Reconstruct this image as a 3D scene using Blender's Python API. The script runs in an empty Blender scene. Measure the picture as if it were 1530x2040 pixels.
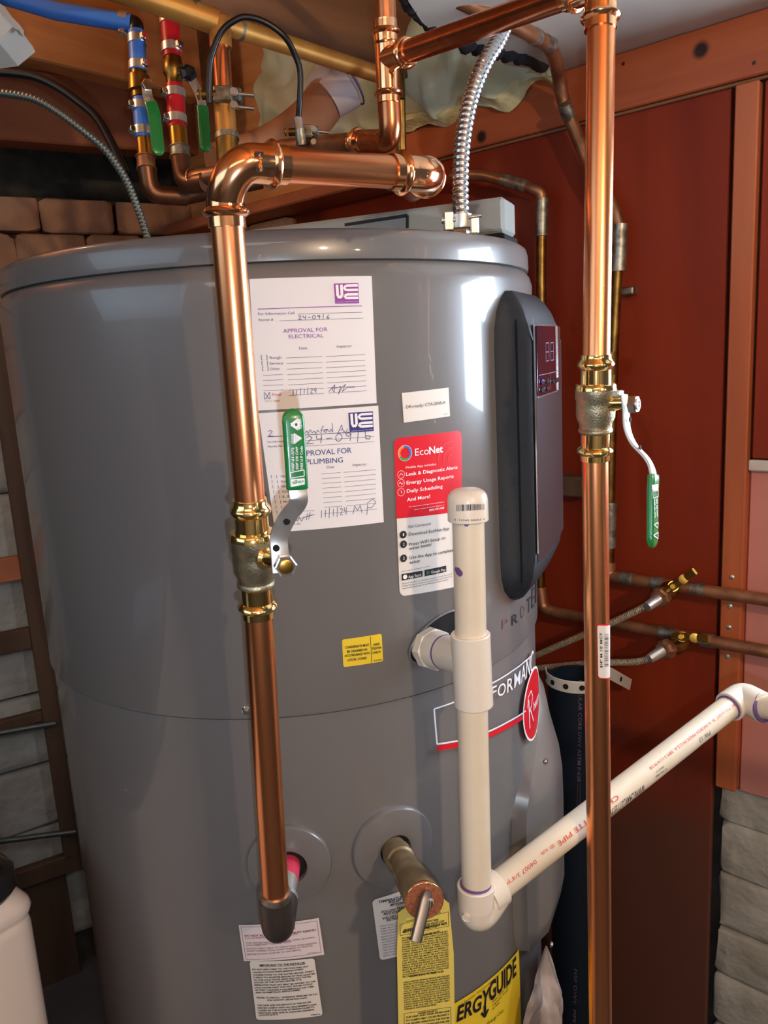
import bpy, bmesh, math, random
from mathutils import Vector as V, Matrix
random.seed(7)
PI = math.pi
C = bpy.context.scene.collection
sc = bpy.context.scene

# ------------------------------------------------------------------ camera, world, lights, exposure
EYE = V((0, 0, 1.5)); FPX, PITCH, ROLL = 1576.3, .1975, .0572
_F = V((0, math.cos(PITCH), -math.sin(PITCH))); _R0 = V((1, 0, 0)); _U0 = _R0.cross(_F)
CR = (_R0*math.cos(ROLL) - _U0*math.sin(ROLL)).normalized(); CU = CR.cross(_F).normalized(); CF = _F
cd = bpy.data.cameras.new('camera'); cam = bpy.data.objects.new('camera', cd); C.objects.link(cam)
cd.sensor_fit = 'VERTICAL'; cd.sensor_height = 36; cd.lens = 36*FPX/2040; cd.clip_start = .02
M = Matrix((CR, CU, -CF)).transposed().to_4x4(); M.translation = EYE; cam.matrix_world = M
sc.camera = cam
sc.view_settings.view_transform = 'Standard'; sc.view_settings.look = 'None'
sc.view_settings.gamma = 1; sc.view_settings.use_curve_mapping = False
sc.view_settings.exposure = 0.08
w = bpy.data.worlds.new('world'); sc.world = w; w.use_nodes = True
w.node_tree.nodes['Background'].inputs[0].default_value = (.55, .62, .75, 1)
w.node_tree.nodes['Background'].inputs[1].default_value = .12

def lamp(name, kind, loc, power, col, size, aim=None, sy=None):
    l = bpy.data.lights.new(name, kind); l.energy = power; l.color = col
    if kind == 'AREA':
        l.shape = 'RECTANGLE'; l.size = size; l.size_y = sy or size
    else: l.shadow_soft_size = size
    o = bpy.data.objects.new(name, l); o.location = loc; C.objects.link(o)
    if aim is not None: o.rotation_euler = (V(aim)-V(loc)).to_track_quat('-Z', 'Y').to_euler()
    return o
lamp('phone_flash', 'POINT', (.012, 0, 1.44), 7.0, (.66, .80, 1), .006)
lamp('ceiling_bulb', 'POINT', (.62, -.60, 1.86), 34, (1, .72, .45), .03)
lamp('second_bulb', 'POINT', (1.45, -1.0, 1.87), 6, (1, .80, .58), .04)
lamp('fill_light', 'AREA', (-.2, -1.3, 2.3), 8, (1, .88, .74), 1.3, (-.2, -1.2, 0), .35)  # unseen soft area light added as general fill from above
lamp('joist_bulb', 'POINT', (-.80, 1.0, 2.22), 5, (1, .70, .42), .03)
lamp('left_daylight', 'AREA', (-2.0, -.3, 2.0), 14, (.58, .80, 1), 2.6, (-.3, .8, 1.5), .8)

# ------------------------------------------------------------------ geometry of rays and reference surfaces
def ray(x, y): return CF + CR*((x-765)/FPX) + CU*((1020-y)/FPX)
def at(x, y, d): return EYE + ray(x, y)*d
TR = .30; TC = V((-.11478, .97584, 0))
PW = V((.5517, 1.1465, 0)); WD = V((-.7418, .6706, 0)); WN = V((-.6706, -.7418, 0))      # right wall: point, direction, inward normal
LD = V((math.sin(PI/3), .5, 0)); LN = V((LD.y, -LD.x, 0)); PL = PW + WD*1.284             # left wall from the corner
class Cyl:                                                                                # the heater's jacket: (arc length, height)
    def __init__(s, r=TR): s.r = r
    def inv(s, x, y):
        r = ray(x, y); o = EYE-TC; a = r.x**2+r.y**2; b = o.x*r.x+o.y*r.y; c = o.x**2+o.y**2-s.r**2
        D = max(b*b-a*c, 0); t = (-b-D**.5)/a; q = EYE+r*t
        return (math.atan2(q.x-TC.x, -(q.y-TC.y))*TR, q.z)
    def fwd(s, a, b, off=0):
        t = a/TR; R = s.r+off
        return V((TC.x+R*math.sin(t), TC.y-R*math.cos(t), b))
    def hit(s, x, y, off=0): return s.fwd(*s.inv(x, y), off)
class Plane:
    def __init__(s, p, n, e=None):
        s.p = V(p); s.n = V(n).normalized(); s.e = (V(e).normalized() if e is not None else V((0, 0, 1)).cross(s.n).normalized()); s.f = s.n.cross(s.e)
    def inv(s, x, y):
        r = ray(x, y); t = (s.p-EYE).dot(s.n)/r.dot(s.n); q = EYE+r*t-s.p
        return (q.dot(s.e), q.dot(s.f))
    def fwd(s, a, b, off=0): return s.p+s.e*a+s.f*b+s.n*off
    def hit(s, x, y, off=0): return s.fwd(*s.inv(x, y), off)
class Rod:                                                                                # surface of a pipe: (along, around)
    def __init__(s, A, B, r):
        s.A, s.r = V(A), r; s.d = (V(B)-V(A)).normalized()
        s.x = (EYE-s.A); s.x = (s.x-s.d*s.x.dot(s.d)).normalized(); s.y = s.d.cross(s.x)
    def inv(s, x, y):
        r = ray(x, y); o = EYE-s.A; rp = r-s.d*r.dot(s.d); op = o-s.d*o.dot(s.d)
        a = rp.dot(rp); b = rp.dot(op); c = op.dot(op)-s.r**2; t = (-b-max(b*b-a*c, 0)**.5)/a; q = EYE+r*t-s.A
        return (q.dot(s.d), math.atan2(q.dot(s.y), q.dot(s.x))*s.r)
    def fwd(s, a, b, off=0):
        t = b/s.r; return s.A+s.d*a+(s.x*math.cos(t)+s.y*math.sin(t))*(s.r+off)
TANK = Cyl(); WALL = Plane(PW, WN, -WD); LEFT = Plane(PL, LN, LD)
def wu(x, y, off=0):                                                                      # (along right wall, height)
    r = ray(x, y); p = PW+WN*off; t = (p-EYE).dot(WN)/r.dot(WN); q = EYE+r*t; return (q-PW).dot(WD), q.z
def lu(x, y, off=0):
    r = ray(x, y); p = PL+LN*off; t = (p-EYE).dot(LN)/r.dot(LN); q = EYE+r*t; return (q-PL).dot(LD), q.z
def onz(x, y, z):
    r = ray(x, y); return EYE+r*((z-EYE.z)/r.z)

# ------------------------------------------------------------------ materials
def lin(c): return tuple(((v/255)/12.92 if v/255 <= .04045 else ((v/255+.055)/1.055)**2.4) for v in c)
def mat(name, col, rough=.5, metal=0, col2=None, nscale=(6, 6, 6), lo=.35, hi=.65, rvar=0, bump=0, bscale=200, coat=0, spec=.5, detail=4, trans=0, emit=None, estr=1, dist=0):
    m = bpy.data.materials.new(name); m.use_nodes = True; t = m.node_tree; b = t.nodes['Principled BSDF']
    c = lin(col)+(1,); b.inputs['Base Color'].default_value = c; b.inputs['Roughness'].default_value = rough
    b.inputs['Metallic'].default_value = metal; b.inputs['Coat Weight'].default_value = coat; b.inputs['Specular IOR Level'].default_value = spec
    b.inputs['Transmission Weight'].default_value = trans
    if emit: b.inputs['Emission Color'].default_value = lin(emit)+(1,); b.inputs['Emission Strength'].default_value = estr
    if col2 or rvar or bump:
        tc = t.nodes.new('ShaderNodeTexCoord'); g = t.nodes.new('ShaderNodeNewGeometry'); mp = t.nodes.new('ShaderNodeMapping'); mp.inputs['Scale'].default_value = nscale
        t.links.new(g.outputs['Position'], mp.inputs[0])
    if col2 or rvar:
        n = t.nodes.new('ShaderNodeTexNoise'); n.inputs['Scale'].default_value = 1; n.inputs['Detail'].default_value = detail; n.inputs['Distortion'].default_value = dist
        t.links.new(mp.outputs[0], n.inputs[0])
        r = t.nodes.new('ShaderNodeValToRGB'); r.color_ramp.elements[0].position = lo; r.color_ramp.elements[1].position = hi
        r.color_ramp.elements[0].color = c; r.color_ramp.elements[1].color = lin(col2 or col)+(1,)
        t.links.new(n.outputs[0], r.inputs[0]); t.links.new(r.outputs[0], b.inputs['Base Color'])
        if rvar:
            mr = t.nodes.new('ShaderNodeMapRange'); mr.inputs[3].default_value = rough-rvar; mr.inputs[4].default_value = rough+rvar
            t.links.new(n.outputs[0], mr.inputs[0]); t.links.new(mr.outputs[0], b.inputs['Roughness'])
    if bump:
        n2 = t.nodes.new('ShaderNodeTexNoise'); n2.inputs['Scale'].default_value = bscale; n2.inputs['Detail'].default_value = 5
        t.links.new(g.outputs['Position'], n2.inputs[0])
        bp = t.nodes.new('ShaderNodeBump'); bp.inputs['Strength'].default_value = bump; bp.inputs['Distance'].default_value = .002 if bscale > 40 else .008
        t.links.new(n2.outputs[0], bp.inputs['Height']); t.links.new(bp.outputs[0], b.inputs['Normal'])
    return m
def knots(m, spots, col):                                                                 # dark knots in a board: world positions
    t = m.node_tree; b = t.nodes['Principled BSDF']; src = b.inputs['Base Color'].links[0].from_socket
    g = t.nodes.new('ShaderNodeNewGeometry')
    for p, r in spots:
        d = t.nodes.new('ShaderNodeVectorMath'); d.operation = 'DISTANCE'; d.inputs[1].default_value = p; t.links.new(g.outputs['Position'], d.inputs[0])
        mr = t.nodes.new('ShaderNodeMapRange'); mr.inputs[1].default_value = r*.6; mr.inputs[2].default_value = r*1.15; mr.inputs[3].default_value = 1; mr.inputs[4].default_value = 0
        t.links.new(d.outputs['Value'], mr.inputs[0])
        mx = t.nodes.new('ShaderNodeMix'); mx.data_type = 'RGBA'; mx.inputs[7].default_value = lin(col)+(1,)
        t.links.new(mr.outputs[0], mx.inputs[0]); t.links.new(src, mx.inputs[6]); src = mx.outputs[2]
    t.links.new(src, b.inputs['Base Color'])
X = {}
X['copper'] = mat('copper', (248, 170, 116), .27, 1, (240, 152, 102), (9, 9, 3), .3, .75, .04)
X['copper_fit'] = mat('copper_fitting', (252, 196, 146), .16, 1, (244, 172, 122), (60, 60, 60), .3, .7, .04)
X['copper_old'] = mat('tarnished_copper', (182, 128, 92), .42, .7, (124, 82, 58), (30, 30, 30), .35, .7, .1)
X['copper_dark'] = mat('dark_copper', (120, 80, 56), .4, .8, (80, 52, 36), (30, 30, 30), .35, .7, .1)
X['copper_mid'] = mat('aged_copper', (226, 148, 102), .26, 1, (190, 112, 74), (25, 25, 25), .35, .7, .08)
X['gold_copper'] = mat('lacquered_copper', (226, 172, 88), .4, .6, (176, 116, 60), (14, 14, 14), .3, .7, .08)
X['solder'] = mat('solder', (186, 186, 176), .42, .9, (130, 120, 100), (90, 90, 90))
X['brass'] = mat('polished_brass', (244, 214, 142), .12, 1)
X['brass_cast'] = mat('cast_brass', (186, 176, 146), .42, 1, (160, 150, 122), (80, 80, 80), bump=.25, bscale=700)
X['brass_dull'] = mat('dull_brass', (158, 122, 62), .36, 1, (120, 88, 44), (60, 60, 60))
X['brass_gold'] = mat('gold_brass', (204, 158, 70), .28, 1)
X['lever_steel'] = mat('dull_test_lever', (112, 108, 104), .38, .9)
X['bronze'] = mat('dull_bronze', (150, 132, 98), .5, .65, (122, 104, 76), (60, 60, 60))
X['window'] = mat('daylight_pane', (230, 240, 255), .3, emit=(214, 234, 255), estr=26)
X['red_pale'] = mat('pale_red_print', (228, 70, 76), .4)
X['steel'] = mat('zinc_steel', (222, 220, 214), .36, .85, (204, 200, 192), (70, 70, 70))
X['steel_hi'] = mat('bright_steel', (225, 228, 232), .16, 1)
X['green'] = mat('green_vinyl', (22, 122, 58), .25, coat=.4)
X['green_dk'] = mat('green_vinyl_marks', (12, 84, 38), .4)
X['grey'] = mat('grey_enamel', (112, 109, 107), .3, .0, (109, 106, 104), (3, 3, 3), coat=.4, spec=.5)
X['grey'].node_tree.nodes['Principled BSDF'].inputs['Coat Roughness'].default_value = .05
X['grey2'] = mat('grey_cover', (118, 113, 108), .3, .0, coat=.3)
X['grey_box'] = mat('grey_box_enamel', (150, 155, 152), .35)
X['black_tex'] = mat('textured_black', (30, 36, 42), .42, 0, bump=.5, bscale=1400, spec=.6)
X['black_gloss'] = mat('gloss_charcoal', (52, 48, 50), .3, 0, coat=.25)
X['screen'] = mat('screen', (50, 26, 38), .1, coat=.8)
X['black'] = mat('black_plastic', (18, 18, 20), .3)
X['abs'] = mat('black_abs_pipe', (16, 26, 38), .4, spec=.4)
X['void'] = mat('dark_hole', (8, 8, 10), .9)
X['pvc'] = mat('white_pvc', (222, 208, 184), .36, 0, (216, 200, 174), (20, 20, 20), coat=.1)
X['pvc_fit'] = mat('white_pvc_fitting', (226, 214, 196), .32, coat=.1)
X['primer'] = mat('purple_primer', (104, 78, 128), .5)
X['blue'] = mat('blue_pex', (66, 126, 218), .38)
X['red'] = mat('red_pex', (190, 22, 34), .38)
X['paper'] = mat('paper', (230, 226, 226), .6)
X['paper2'] = mat('cream_label', (222, 214, 204), .5)
X['paper_pink'] = mat('pinkish_label', (222, 210, 210), .5)
X['eco_red'] = mat('red_label', (214, 26, 42), .35)
X['yellow'] = mat('yellow_label', (232, 200, 48), .45)
X['yellow_tag'] = mat('yellow_tag', (222, 200, 96), .55)
X['ink'] = mat('black_ink', (26, 24, 28), .6)
X['ink_grey'] = mat('grey_ink', (92, 84, 104), .6)
X['ink_purple'] = mat('purple_ink', (150, 60, 160), .6)
X['ink_blue'] = mat('navy_ink', (40, 44, 120), .6)
X['ink_pen'] = mat('pen_ink', (84, 80, 122), .6)
X['ink_red'] = mat('red_ink', (196, 60, 52), .6)
X['ink_brown'] = mat('red_brown_ink', (150, 84, 84), .6)
X['ink_white'] = mat('white_ink', (240, 236, 236), .5)
X['ink_green'] = mat('green_ink', (60, 150, 70), .5)
X['ink_orange'] = mat('orange_ink', (236, 130, 40), .5)
X['ink_sky'] = mat('blue_ink', (40, 110, 190), .5)
X['silver_ink'] = mat('silver_letters', (200, 198, 200), .2, .9)
X['copper_disc'] = mat('copper_disc', (224, 148, 106), .35, .7, (190, 110, 76), (400, 400, 400))
X['boot'] = mat('dark_plated_elbow', (94, 82, 76), .42, .7, (78, 66, 60), (30, 30, 30))
X['red_nipple'] = mat('red_nipple', (206, 60, 84), .35)
X['brown_pipe'] = mat('brown_painted_iron', (176, 126, 96), .34, 0, (148, 102, 78), (8, 8, 8), coat=.2)
X['white_hub'] = mat('pale_hub', (196, 184, 186), .4)
X['foam'] = mat('fibreglass_batt', (226, 222, 176), .8, 0, (200, 184, 120), (12, 12, 12), .4, .7, bump=1, bscale=160)
X['foil'] = mat('pale_green_facing', (212, 222, 200), .38, 0, (190, 196, 160), (10, 10, 10), coat=.2)
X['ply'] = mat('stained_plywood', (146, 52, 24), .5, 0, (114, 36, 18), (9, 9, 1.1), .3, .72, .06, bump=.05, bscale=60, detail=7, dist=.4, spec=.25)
X['pine'] = mat('stained_pine', (184, 96, 54), .42, 0, (160, 76, 42), (3, 3, 34), .3, .7, .05, bump=.06, bscale=120, detail=6, dist=.5)
X['pine_v'] = mat('stained_pine_upright', (192, 104, 60), .42, 0, (172, 88, 50), (26, 26, 2.4), .3, .7, .05, detail=6, dist=.5)
X['joist'] = mat('old_joist', (222, 154, 90), .6, 0, (186, 122, 68), (3, 3, 30), .3, .7, bump=.1, bscale=150, detail=6, dist=.6)
X['joist_dk'] = mat('dark_joist', (140, 98, 66), .65, 0, (108, 72, 50), (4, 4, 26), .3, .7, bump=.1, bscale=150, detail=6)
X['red_sill'] = mat('red_brown_sill', (186, 112, 70), .6, 0, (150, 78, 48), (4, 4, 12), .3, .7)
X['ceil'] = mat('painted_board', (218, 208, 196), .7, 0, (192, 182, 172), (7, 7, 7), .3, .75, bump=.05)
X['pink'] = mat('pink_paint', (206, 136, 122), .55, 0, (198, 128, 114), (5, 5, 5), bump=.06, bscale=90)
X['stone'] = mat('whitewashed_stone', (178, 176, 166), .85, 0, (152, 148, 136), (12, 12, 12), .3, .7, bump=1, bscale=28)
X['stone_br'] = mat('bare_stone', (190, 142, 108), .85, 0, (156, 112, 84), (12, 12, 12), .3, .7, bump=1, bscale=26)
X['mortar'] = mat('mortar', (92, 84, 74), .9, 0, (66, 60, 54), (18, 18, 18), bump=.8, bscale=80)
X['frame'] = mat('weathered_frame', (96, 72, 50), .7, 0, (78, 56, 40), (20, 20, 3), bump=.1)
X['concrete'] = mat('concrete', (92, 92, 94), .85, 0, (76, 76, 80), (5, 5, 5), bump=.2, bscale=60)
X['appliance'] = mat('cream_enamel', (226, 212, 200), .24, coat=.4)
X['lid'] = mat('smoked_lid', (24, 24, 28), .08, coat=.8)
X['plastic'] = mat('crumpled_film', (186, 170, 158), .3, 0, (150, 132, 122), (40, 40, 14), bump=.4, bscale=60, coat=.3)
X['cord'] = mat('black_cord', (16, 15, 16), .35)
X['flex'] = mat('galvanised_flex', (196, 202, 206), .24, 1)
X['flex_dk'] = mat('dull_flex', (116, 124, 120), .42, .8)
X['braid'] = mat('steel_braid', (226, 212, 180), .35, .5, (150, 134, 106), (500, 500, 500), .4, .6)
X['strap'] = mat('white_strap', (206, 200, 190), .5)
X['white_box'] = mat('white_plastic', (232, 230, 220), .5)
X['tarp'] = mat('torn_black_paper', (40, 38, 42), .8)

# ------------------------------------------------------------------ mesh helpers
WL = {}
class MB:
    def __init__(s): s.v = []; s.f = []
    def add(s, vs, fs):
        k = len(s.v); s.v += [V(p) for p in vs]; s.f += [[i+k for i in f] for f in fs]; return s
    def box(s, c, a, b, n, ch=0):                                                        # centre and three half-axis vectors; ch = chamfer
        c, a, b, n = V(c), V(a), V(b), V(n)
        if a.cross(b).dot(n) < 0: a = -a
        if not ch:
            vs = [c+a*i+b*j+n*k for k in (-1, 1) for j in (-1, 1) for i in (-1, 1)]
            return s.add(vs, [[0, 2, 3, 1], [4, 5, 7, 6], [0, 1, 5, 4], [2, 6, 7, 3], [0, 4, 6, 2], [1, 3, 7, 5]])
        A, B, N = a.length, b.length, n.length; ch = min(ch, .45*A, .45*B, .45*N); fa, fb, fn = 1-ch/A, 1-ch/B, 1-ch/N
        bm = bmesh.new(); vs = []
        for k in (-1, 1):
            for j in (-1, 1):
                for i in (-1, 1):
                    for (p, q, r) in ((1, fb, fn), (fa, 1, fn), (fa, fb, 1)): vs.append(bm.verts.new(c+a*i*p+b*j*q+n*k*r))
        h = bmesh.ops.convex_hull(bm, input=vs); bmesh.ops.recalc_face_normals(bm, faces=bm.faces)
        bm.verts.index_update(); s.add([x.co.copy() for x in bm.verts], [[x.index for x in f.verts] for f in bm.faces]); bm.free(); return s
    def sweep(s, pts, prof, up=None, caps=True, scale=None):                             # prof: list of (x,y) closed; up: fixed normal or None
        pts = [V(p) for p in pts]; n = len(pts); k = len(prof); base = len(s.v); u = None
        for i, p in enumerate(pts):
            t = ((pts[min(i+1, n-1)]-p).normalized()+(p-pts[max(i-1, 0)]).normalized()).normalized()
            if up is not None: x = t.cross(V(up)).normalized(); y = x.cross(t).normalized()
            else:
                if u is None: u = t.orthogonal().normalized()
                u = (u-t*u.dot(t)).normalized(); x = u; y = t.cross(x)
            q = scale[i] if scale else 1
            for (a, b) in prof: s.v.append(p+x*a*q+y*b*q)
        for i in range(n-1):
            for j in range(k):
                a = base+i*k+j; b = base+i*k+(j+1) % k; s.f.append([a, b, b+k, a+k])
        if caps: s.f.append([base+j for j in range(k)][::-1]); s.f.append([base+(n-1)*k+j for j in range(k)])
        return s
    def tube(s, pts, r, n=24, caps=True, scale=None):
        return s.sweep(pts, [(r*math.cos(2*PI*j/n), r*math.sin(2*PI*j/n)) for j in range(n)], None, caps, scale)
    def lathe(s, A, d, prof, n=28, cap=True, rot=0):
        A = V(A); d = V(d).normalized(); x = d.orthogonal().normalized(); y = d.cross(x); base = len(s.v)
        for (t, r) in prof:
            for j in range(n):
                a = 2*PI*j/n+rot; s.v.append(A+d*t+(x*math.cos(a)+y*math.sin(a))*r)
        for i in range(len(prof)-1):
            for j in range(n):
                a = base+i*n+j; b = base+i*n+(j+1) % n; s.f.append([a, b, b+n, a+n])
        if cap: s.f.append([base+j for j in range(n)][::-1]); s.f.append([base+(len(prof)-1)*n+j for j in range(n)])
        return s
    def loft(s, rings, close=True, cap=True):
        base = len(s.v); k = len(rings[0])
        for r in rings: s.v += [V(p) for p in r]
        for i in range(len(rings)-1):
            for j in range(k if close else k-1):
                a = base+i*k+j; b = base+i*k+(j+1) % k; s.f.append([a, b, b+k, a+k])
        if cap: s.f.append([base+j for j in range(k)][::-1]); s.f.append([base+(len(rings)-1)*k+j for j in range(k)])
        return s
    def build(s, name, m, parent=None, smooth=True, ang=38, label=None, keep=None):
        if not s.v: return None
        lo = V([min(p[i] for p in s.v) for i in range(3)]); hi = V([max(p[i] for p in s.v) for i in range(3)]); c = keep if keep is not None else (lo+hi)/2
        me = bpy.data.meshes.new(name); me.from_pydata([tuple(p-c) for p in s.v], [], s.f); me.materials.append(X[m] if isinstance(m, str) else m)
        if smooth:
            me.shade_smooth(); me.set_sharp_from_angle(angle=math.radians(ang))
        o = bpy.data.objects.new(name, me); C.objects.link(o); o.location = c; WL[o.name] = c.copy()
        if parent is not None:
            o.parent = parent; o.matrix_parent_inverse = Matrix.Translation(-WL[parent.name])
        if label: o['label'] = label
        return o
def thing(name, label, cat, loc, group=None):
    o = bpy.data.objects.new(name, None); o.empty_display_size = .05; C.objects.link(o); o.location = loc; WL[o.name] = V(loc)
    o['label'] = label; o['category'] = cat
    if group: o['group'] = group
    return o
def tag(o, label, cat, group=None):
    o['label'] = label; o['category'] = cat
    if group: o['group'] = group
    return o
def struct(o): o['kind'] = 'structure'; return o
def bez(A, B, D, n=18):
    A, B, D = V(A), V(B), V(D); p, q = lerp(A, B, .56), lerp(D, B, .56)
    return [A*(1-t)**3+p*3*t*(1-t)**2+q*3*t*t*(1-t)+D*t**3 for t in [i/n for i in range(n+1)]]
def fillet(pts, rad, n=7):
    pts = [V(p) for p in pts]; out = [pts[0]]
    for i in range(1, len(pts)-1):
        a, p, b = pts[i-1], pts[i], pts[i+1]; r = rad[i] if isinstance(rad, (list, tuple)) else rad
        u = (a-p).normalized(); v = (b-p).normalized(); r = min(r, .48*(a-p).length, .48*(b-p).length)
        for k in range(n+1):
            t = k/n; out.append((p+u*r)*(1-t)**2+p*2*t*(1-t)+(p+v*r)*t*t)
    out.append(pts[-1]); return out
def spline(pts, n=8):
    P = [V(p) for p in pts]; P = [P[0]*2-P[1]]+P+[P[-1]*2-P[-2]]; out = []
    for i in range(1, len(P)-2):
        for k in range(n):
            t = k/n; a, b, c, d = P[i-1], P[i], P[i+1], P[i+2]
            out.append(.5*((2*b)+(c-a)*t+(2*a-5*b+4*c-d)*t*t+(3*b-a-3*c+d)*t**3))
    out.append(P[-2]); return out
def lerp(a, b, t): return a+(b-a)*t

# ------------------------------------------------------------------ printing on surfaces
_tc = bpy.data.curves.new('t', 'FONT'); _to = bpy.data.objects.new('t', _tc); C.objects.link(_to); _cache = {}
def glyphs(s, bold=0):
    k = (s, bold)
    if k not in _cache:
        _tc.body = s; _tc.offset = bold; _tc.resolution_u = 2 if len(s) > 14 else 4; _to.data.update_tag(); bpy.context.view_layer.update()
        me = _to.evaluated_get(bpy.context.evaluated_depsgraph_get()).to_mesh()
        vs = [(v.co.x, v.co.y) for v in me.vertices]; fs = [list(p.vertices) for p in me.polygons]
        _to.evaluated_get(bpy.context.evaluated_depsgraph_get()).to_mesh_clear()
        xs = [v[0] for v in vs] or [0, 1]; _cache[k] = ([(x-min(xs), y) for x, y in vs], fs, max(xs)-min(xs))
    return _cache[k]
class Print:
    def __init__(s, surf, crop=(0, 0, 1), off=.0008): s.sf = surf; s.crop = crop; s.off = off; s.mb = {}; s.bump = 0
    def p(s, x, y): return s.sf.inv(s.crop[0]+x*s.crop[2], s.crop[1]+y*s.crop[2])
    def m(s, c): return s.mb.setdefault(c, MB())
    def text(s, t, x0, y0, x1, y1, cap, col='ink', bold=0):
        a = s.p(x0, y0); b = s.p(x1, y1); dx = x1-x0; dy = y1-y0; L = math.hypot(dx, dy) or 1
        c = s.p(x0+dy/L*cap, y0-dx/L*cap)
        gv, gf, gw = glyphs(t, bold); gw = gw or 1; ux, uy = (b[0]-a[0])/gw, (b[1]-a[1])/gw
        wx, wy = (c[0]-a[0])/.72, (c[1]-a[1])/.72
        h = math.hypot(wx, wy); l = math.hypot(ux, uy)
        if l > 0:                                                                        # keep the up direction square to the baseline
            px, py = -uy/l, ux/l
            if px*wx+py*wy < 0: px, py = -px, -py
            wx, wy = px*h, py*h
        s.m(col).add([s.sf.fwd(a[0]+ux*x+wx*y, a[1]+uy*x+wy*y, s.off+.0002) for x, y in gv], gf)
    def strip(s, q0, q1, wd, col, off=0):                                                # q in surface coordinates
        dx, dy = q1[0]-q0[0], q1[1]-q0[1]; L = math.hypot(dx, dy) or 1e-6; nx, ny = -dy/L*wd/2, dx/L*wd/2
        n = max(1, int(L/.008)); vs = []
        for i in range(n+1):
            t = i/n; x, y = q0[0]+dx*t, q0[1]+dy*t; vs += [s.sf.fwd(x+nx, y+ny, s.off+off), s.sf.fwd(x-nx, y-ny, s.off+off)]
        s.m(col).add(vs, [[2*i, 2*i+1, 2*i+3, 2*i+2] for i in range(n)])
    def line(s, x0, y0, x1, y1, wd=.0003, col='ink_grey', off=0): s.strip(s.p(x0, y0), s.p(x1, y1), wd, col, off)
    def poly(s, pts, wd=.0004, col='ink_pen', off=.0001):
        q = [s.p(*a) for a in pts]
        for a, b in zip(q, q[1:]): s.strip(a, b, wd, col, off)
    def fill(s, pts, col, off=.0, n=10):                                                 # quad given by 4 px corners (tl,tr,br,bl), subdivided
        q = [s.p(*a) for a in pts]; vs = []
        for i in range(n+1):
            t = i/n
            for e in (0, 1):
                a, b = (q[0], q[1]) if e == 0 else (q[3], q[2]); vs.append(s.sf.fwd(lerp(a[0], b[0], t), lerp(a[1], b[1], t), s.off+off))
        s.m(col).add(vs, [[2*i, 2*i+1, 2*i+3, 2*i+2] for i in range(n)])
    def disc(s, x, y, r, col, off=0, r0=0, a0=0, a1=2*PI, n=26):                         # r, r0 in metres on the surface
        c = s.p(x, y); vs = []
        for i in range(n+1):
            a = lerp(a0, a1, i/n)
            for R in (r0, r): vs.append(s.sf.fwd(c[0]+R*math.cos(a), c[1]+R*math.sin(a), s.off+off))
        s.m(col).add(vs, [[2*i, 2*i+1, 2*i+3, 2*i+2] for i in range(n)])
    def done(s, parent, name='lettering'):
        for c, mb in s.mb.items(): mb.build(name, c, parent, smooth=False)
HAND = {'0': [[(.5, 1), (.1, .7), (.1, .25), (.5, 0), (.9, .3), (.9, .75), (.5, 1)]], '1': [[(.5, 1), (.45, 0)]], '2': [[(.05, .75), (.4, 1), (.85, .75), (.1, .05), (1, .05)]],
        '4': [[(.1, 1), (.15, .5), (.85, .55)], [(.8, 1), (.7, 0)]], '6': [[(.8, 1), (.2, .5), (.15, .1), (.6, 0), (.8, .3), (.2, .4)]], '9': [[(.85, .85), (.4, 1), (.15, .75), (.5, .5), (.85, .85), (.7, 0)]],
        '-': [[(.1, .5), (.9, .5)]], '/': [[(.5, 1.2), (.4, -.2)]], 'M': [[(0, 0), (.2, 1), (.5, .4), (.8, 1), (1, 0)]], 'P': [[(.2, -.3), (.3, 1.2), (.9, 1.6), (1.2, 1.1), (.7, .5), (.3, .6)]],
        'b': [[(.1, 1.1), (.2, .1), (.7, .0), (.8, .4), (.2, .45)]], 'G': [[(.9, .9), (.2, .8), (.1, .2), (.7, 0), (.9, .4), (.3, .45)]]}
def hand(P, t, x0, y0, x1, y1, h, col='ink_pen', wd=.0005):
    n = len(t); dx, dy = (x1-x0)/n, (y1-y0)/n
    for i, ch in enumerate(t):
        for st in HAND.get(ch, []): P.poly([(x0+dx*(i+.12+.76*a), y0+dy*(i+.12+.76*a)-b*h) for a, b in st], wd, col)
def patch(surf, quad, m, name, parent, rad=0, off=.0004, label=None, cut=None):          # a label: quad px corners tl,tr,br,bl; rounded corners
    q = [surf.inv(*p) for p in quad]; W = math.hypot(q[1][0]-q[0][0], q[1][1]-q[0][1]); H = math.hypot(q[3][0]-q[0][0], q[3][1]-q[0][1])
    us = [0, 1]+[i/16 for i in range(1, 16)]
    for k in range(6): us += [rad/W*(1-math.cos(k/5*PI/2))]*bool(rad); us += [1-rad/W*(1-math.cos(k/5*PI/2))]*bool(rad)
    us = sorted(set(round(u, 6) for u in us)); vs = []
    for u in us:
        e = 0
        if rad:
            x = min(u, 1-u)*W
            if x < rad: e = (rad-math.sqrt(max(rad*rad-(rad-x)**2, 0)))/H
        for v in (e, 1-e):
            a = lerp(lerp(q[0][0], q[1][0], u), lerp(q[3][0], q[2][0], u), v); b = lerp(lerp(q[0][1], q[1][1], u), lerp(q[3][1], q[2][1], u), v)
            vs.append(surf.fwd(a, b, off)); 
    mb = MB(); n = len(us); mb.add(vs, [[2*i, 2*i+1, 2*i+3, 2*i+2] for i in range(n-1)])
    o = mb.build(name, m, parent, smooth=False, label=label); return o
WORDS = 'the water heater must be installed in accordance with local codes and valve opening discharge piping pressure relief no reducing coupling or other restriction shall be placed between this unit and tank drain line failure to comply may cause property damage serious injury or death inspect every three years for proper operation'.upper().split()
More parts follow.
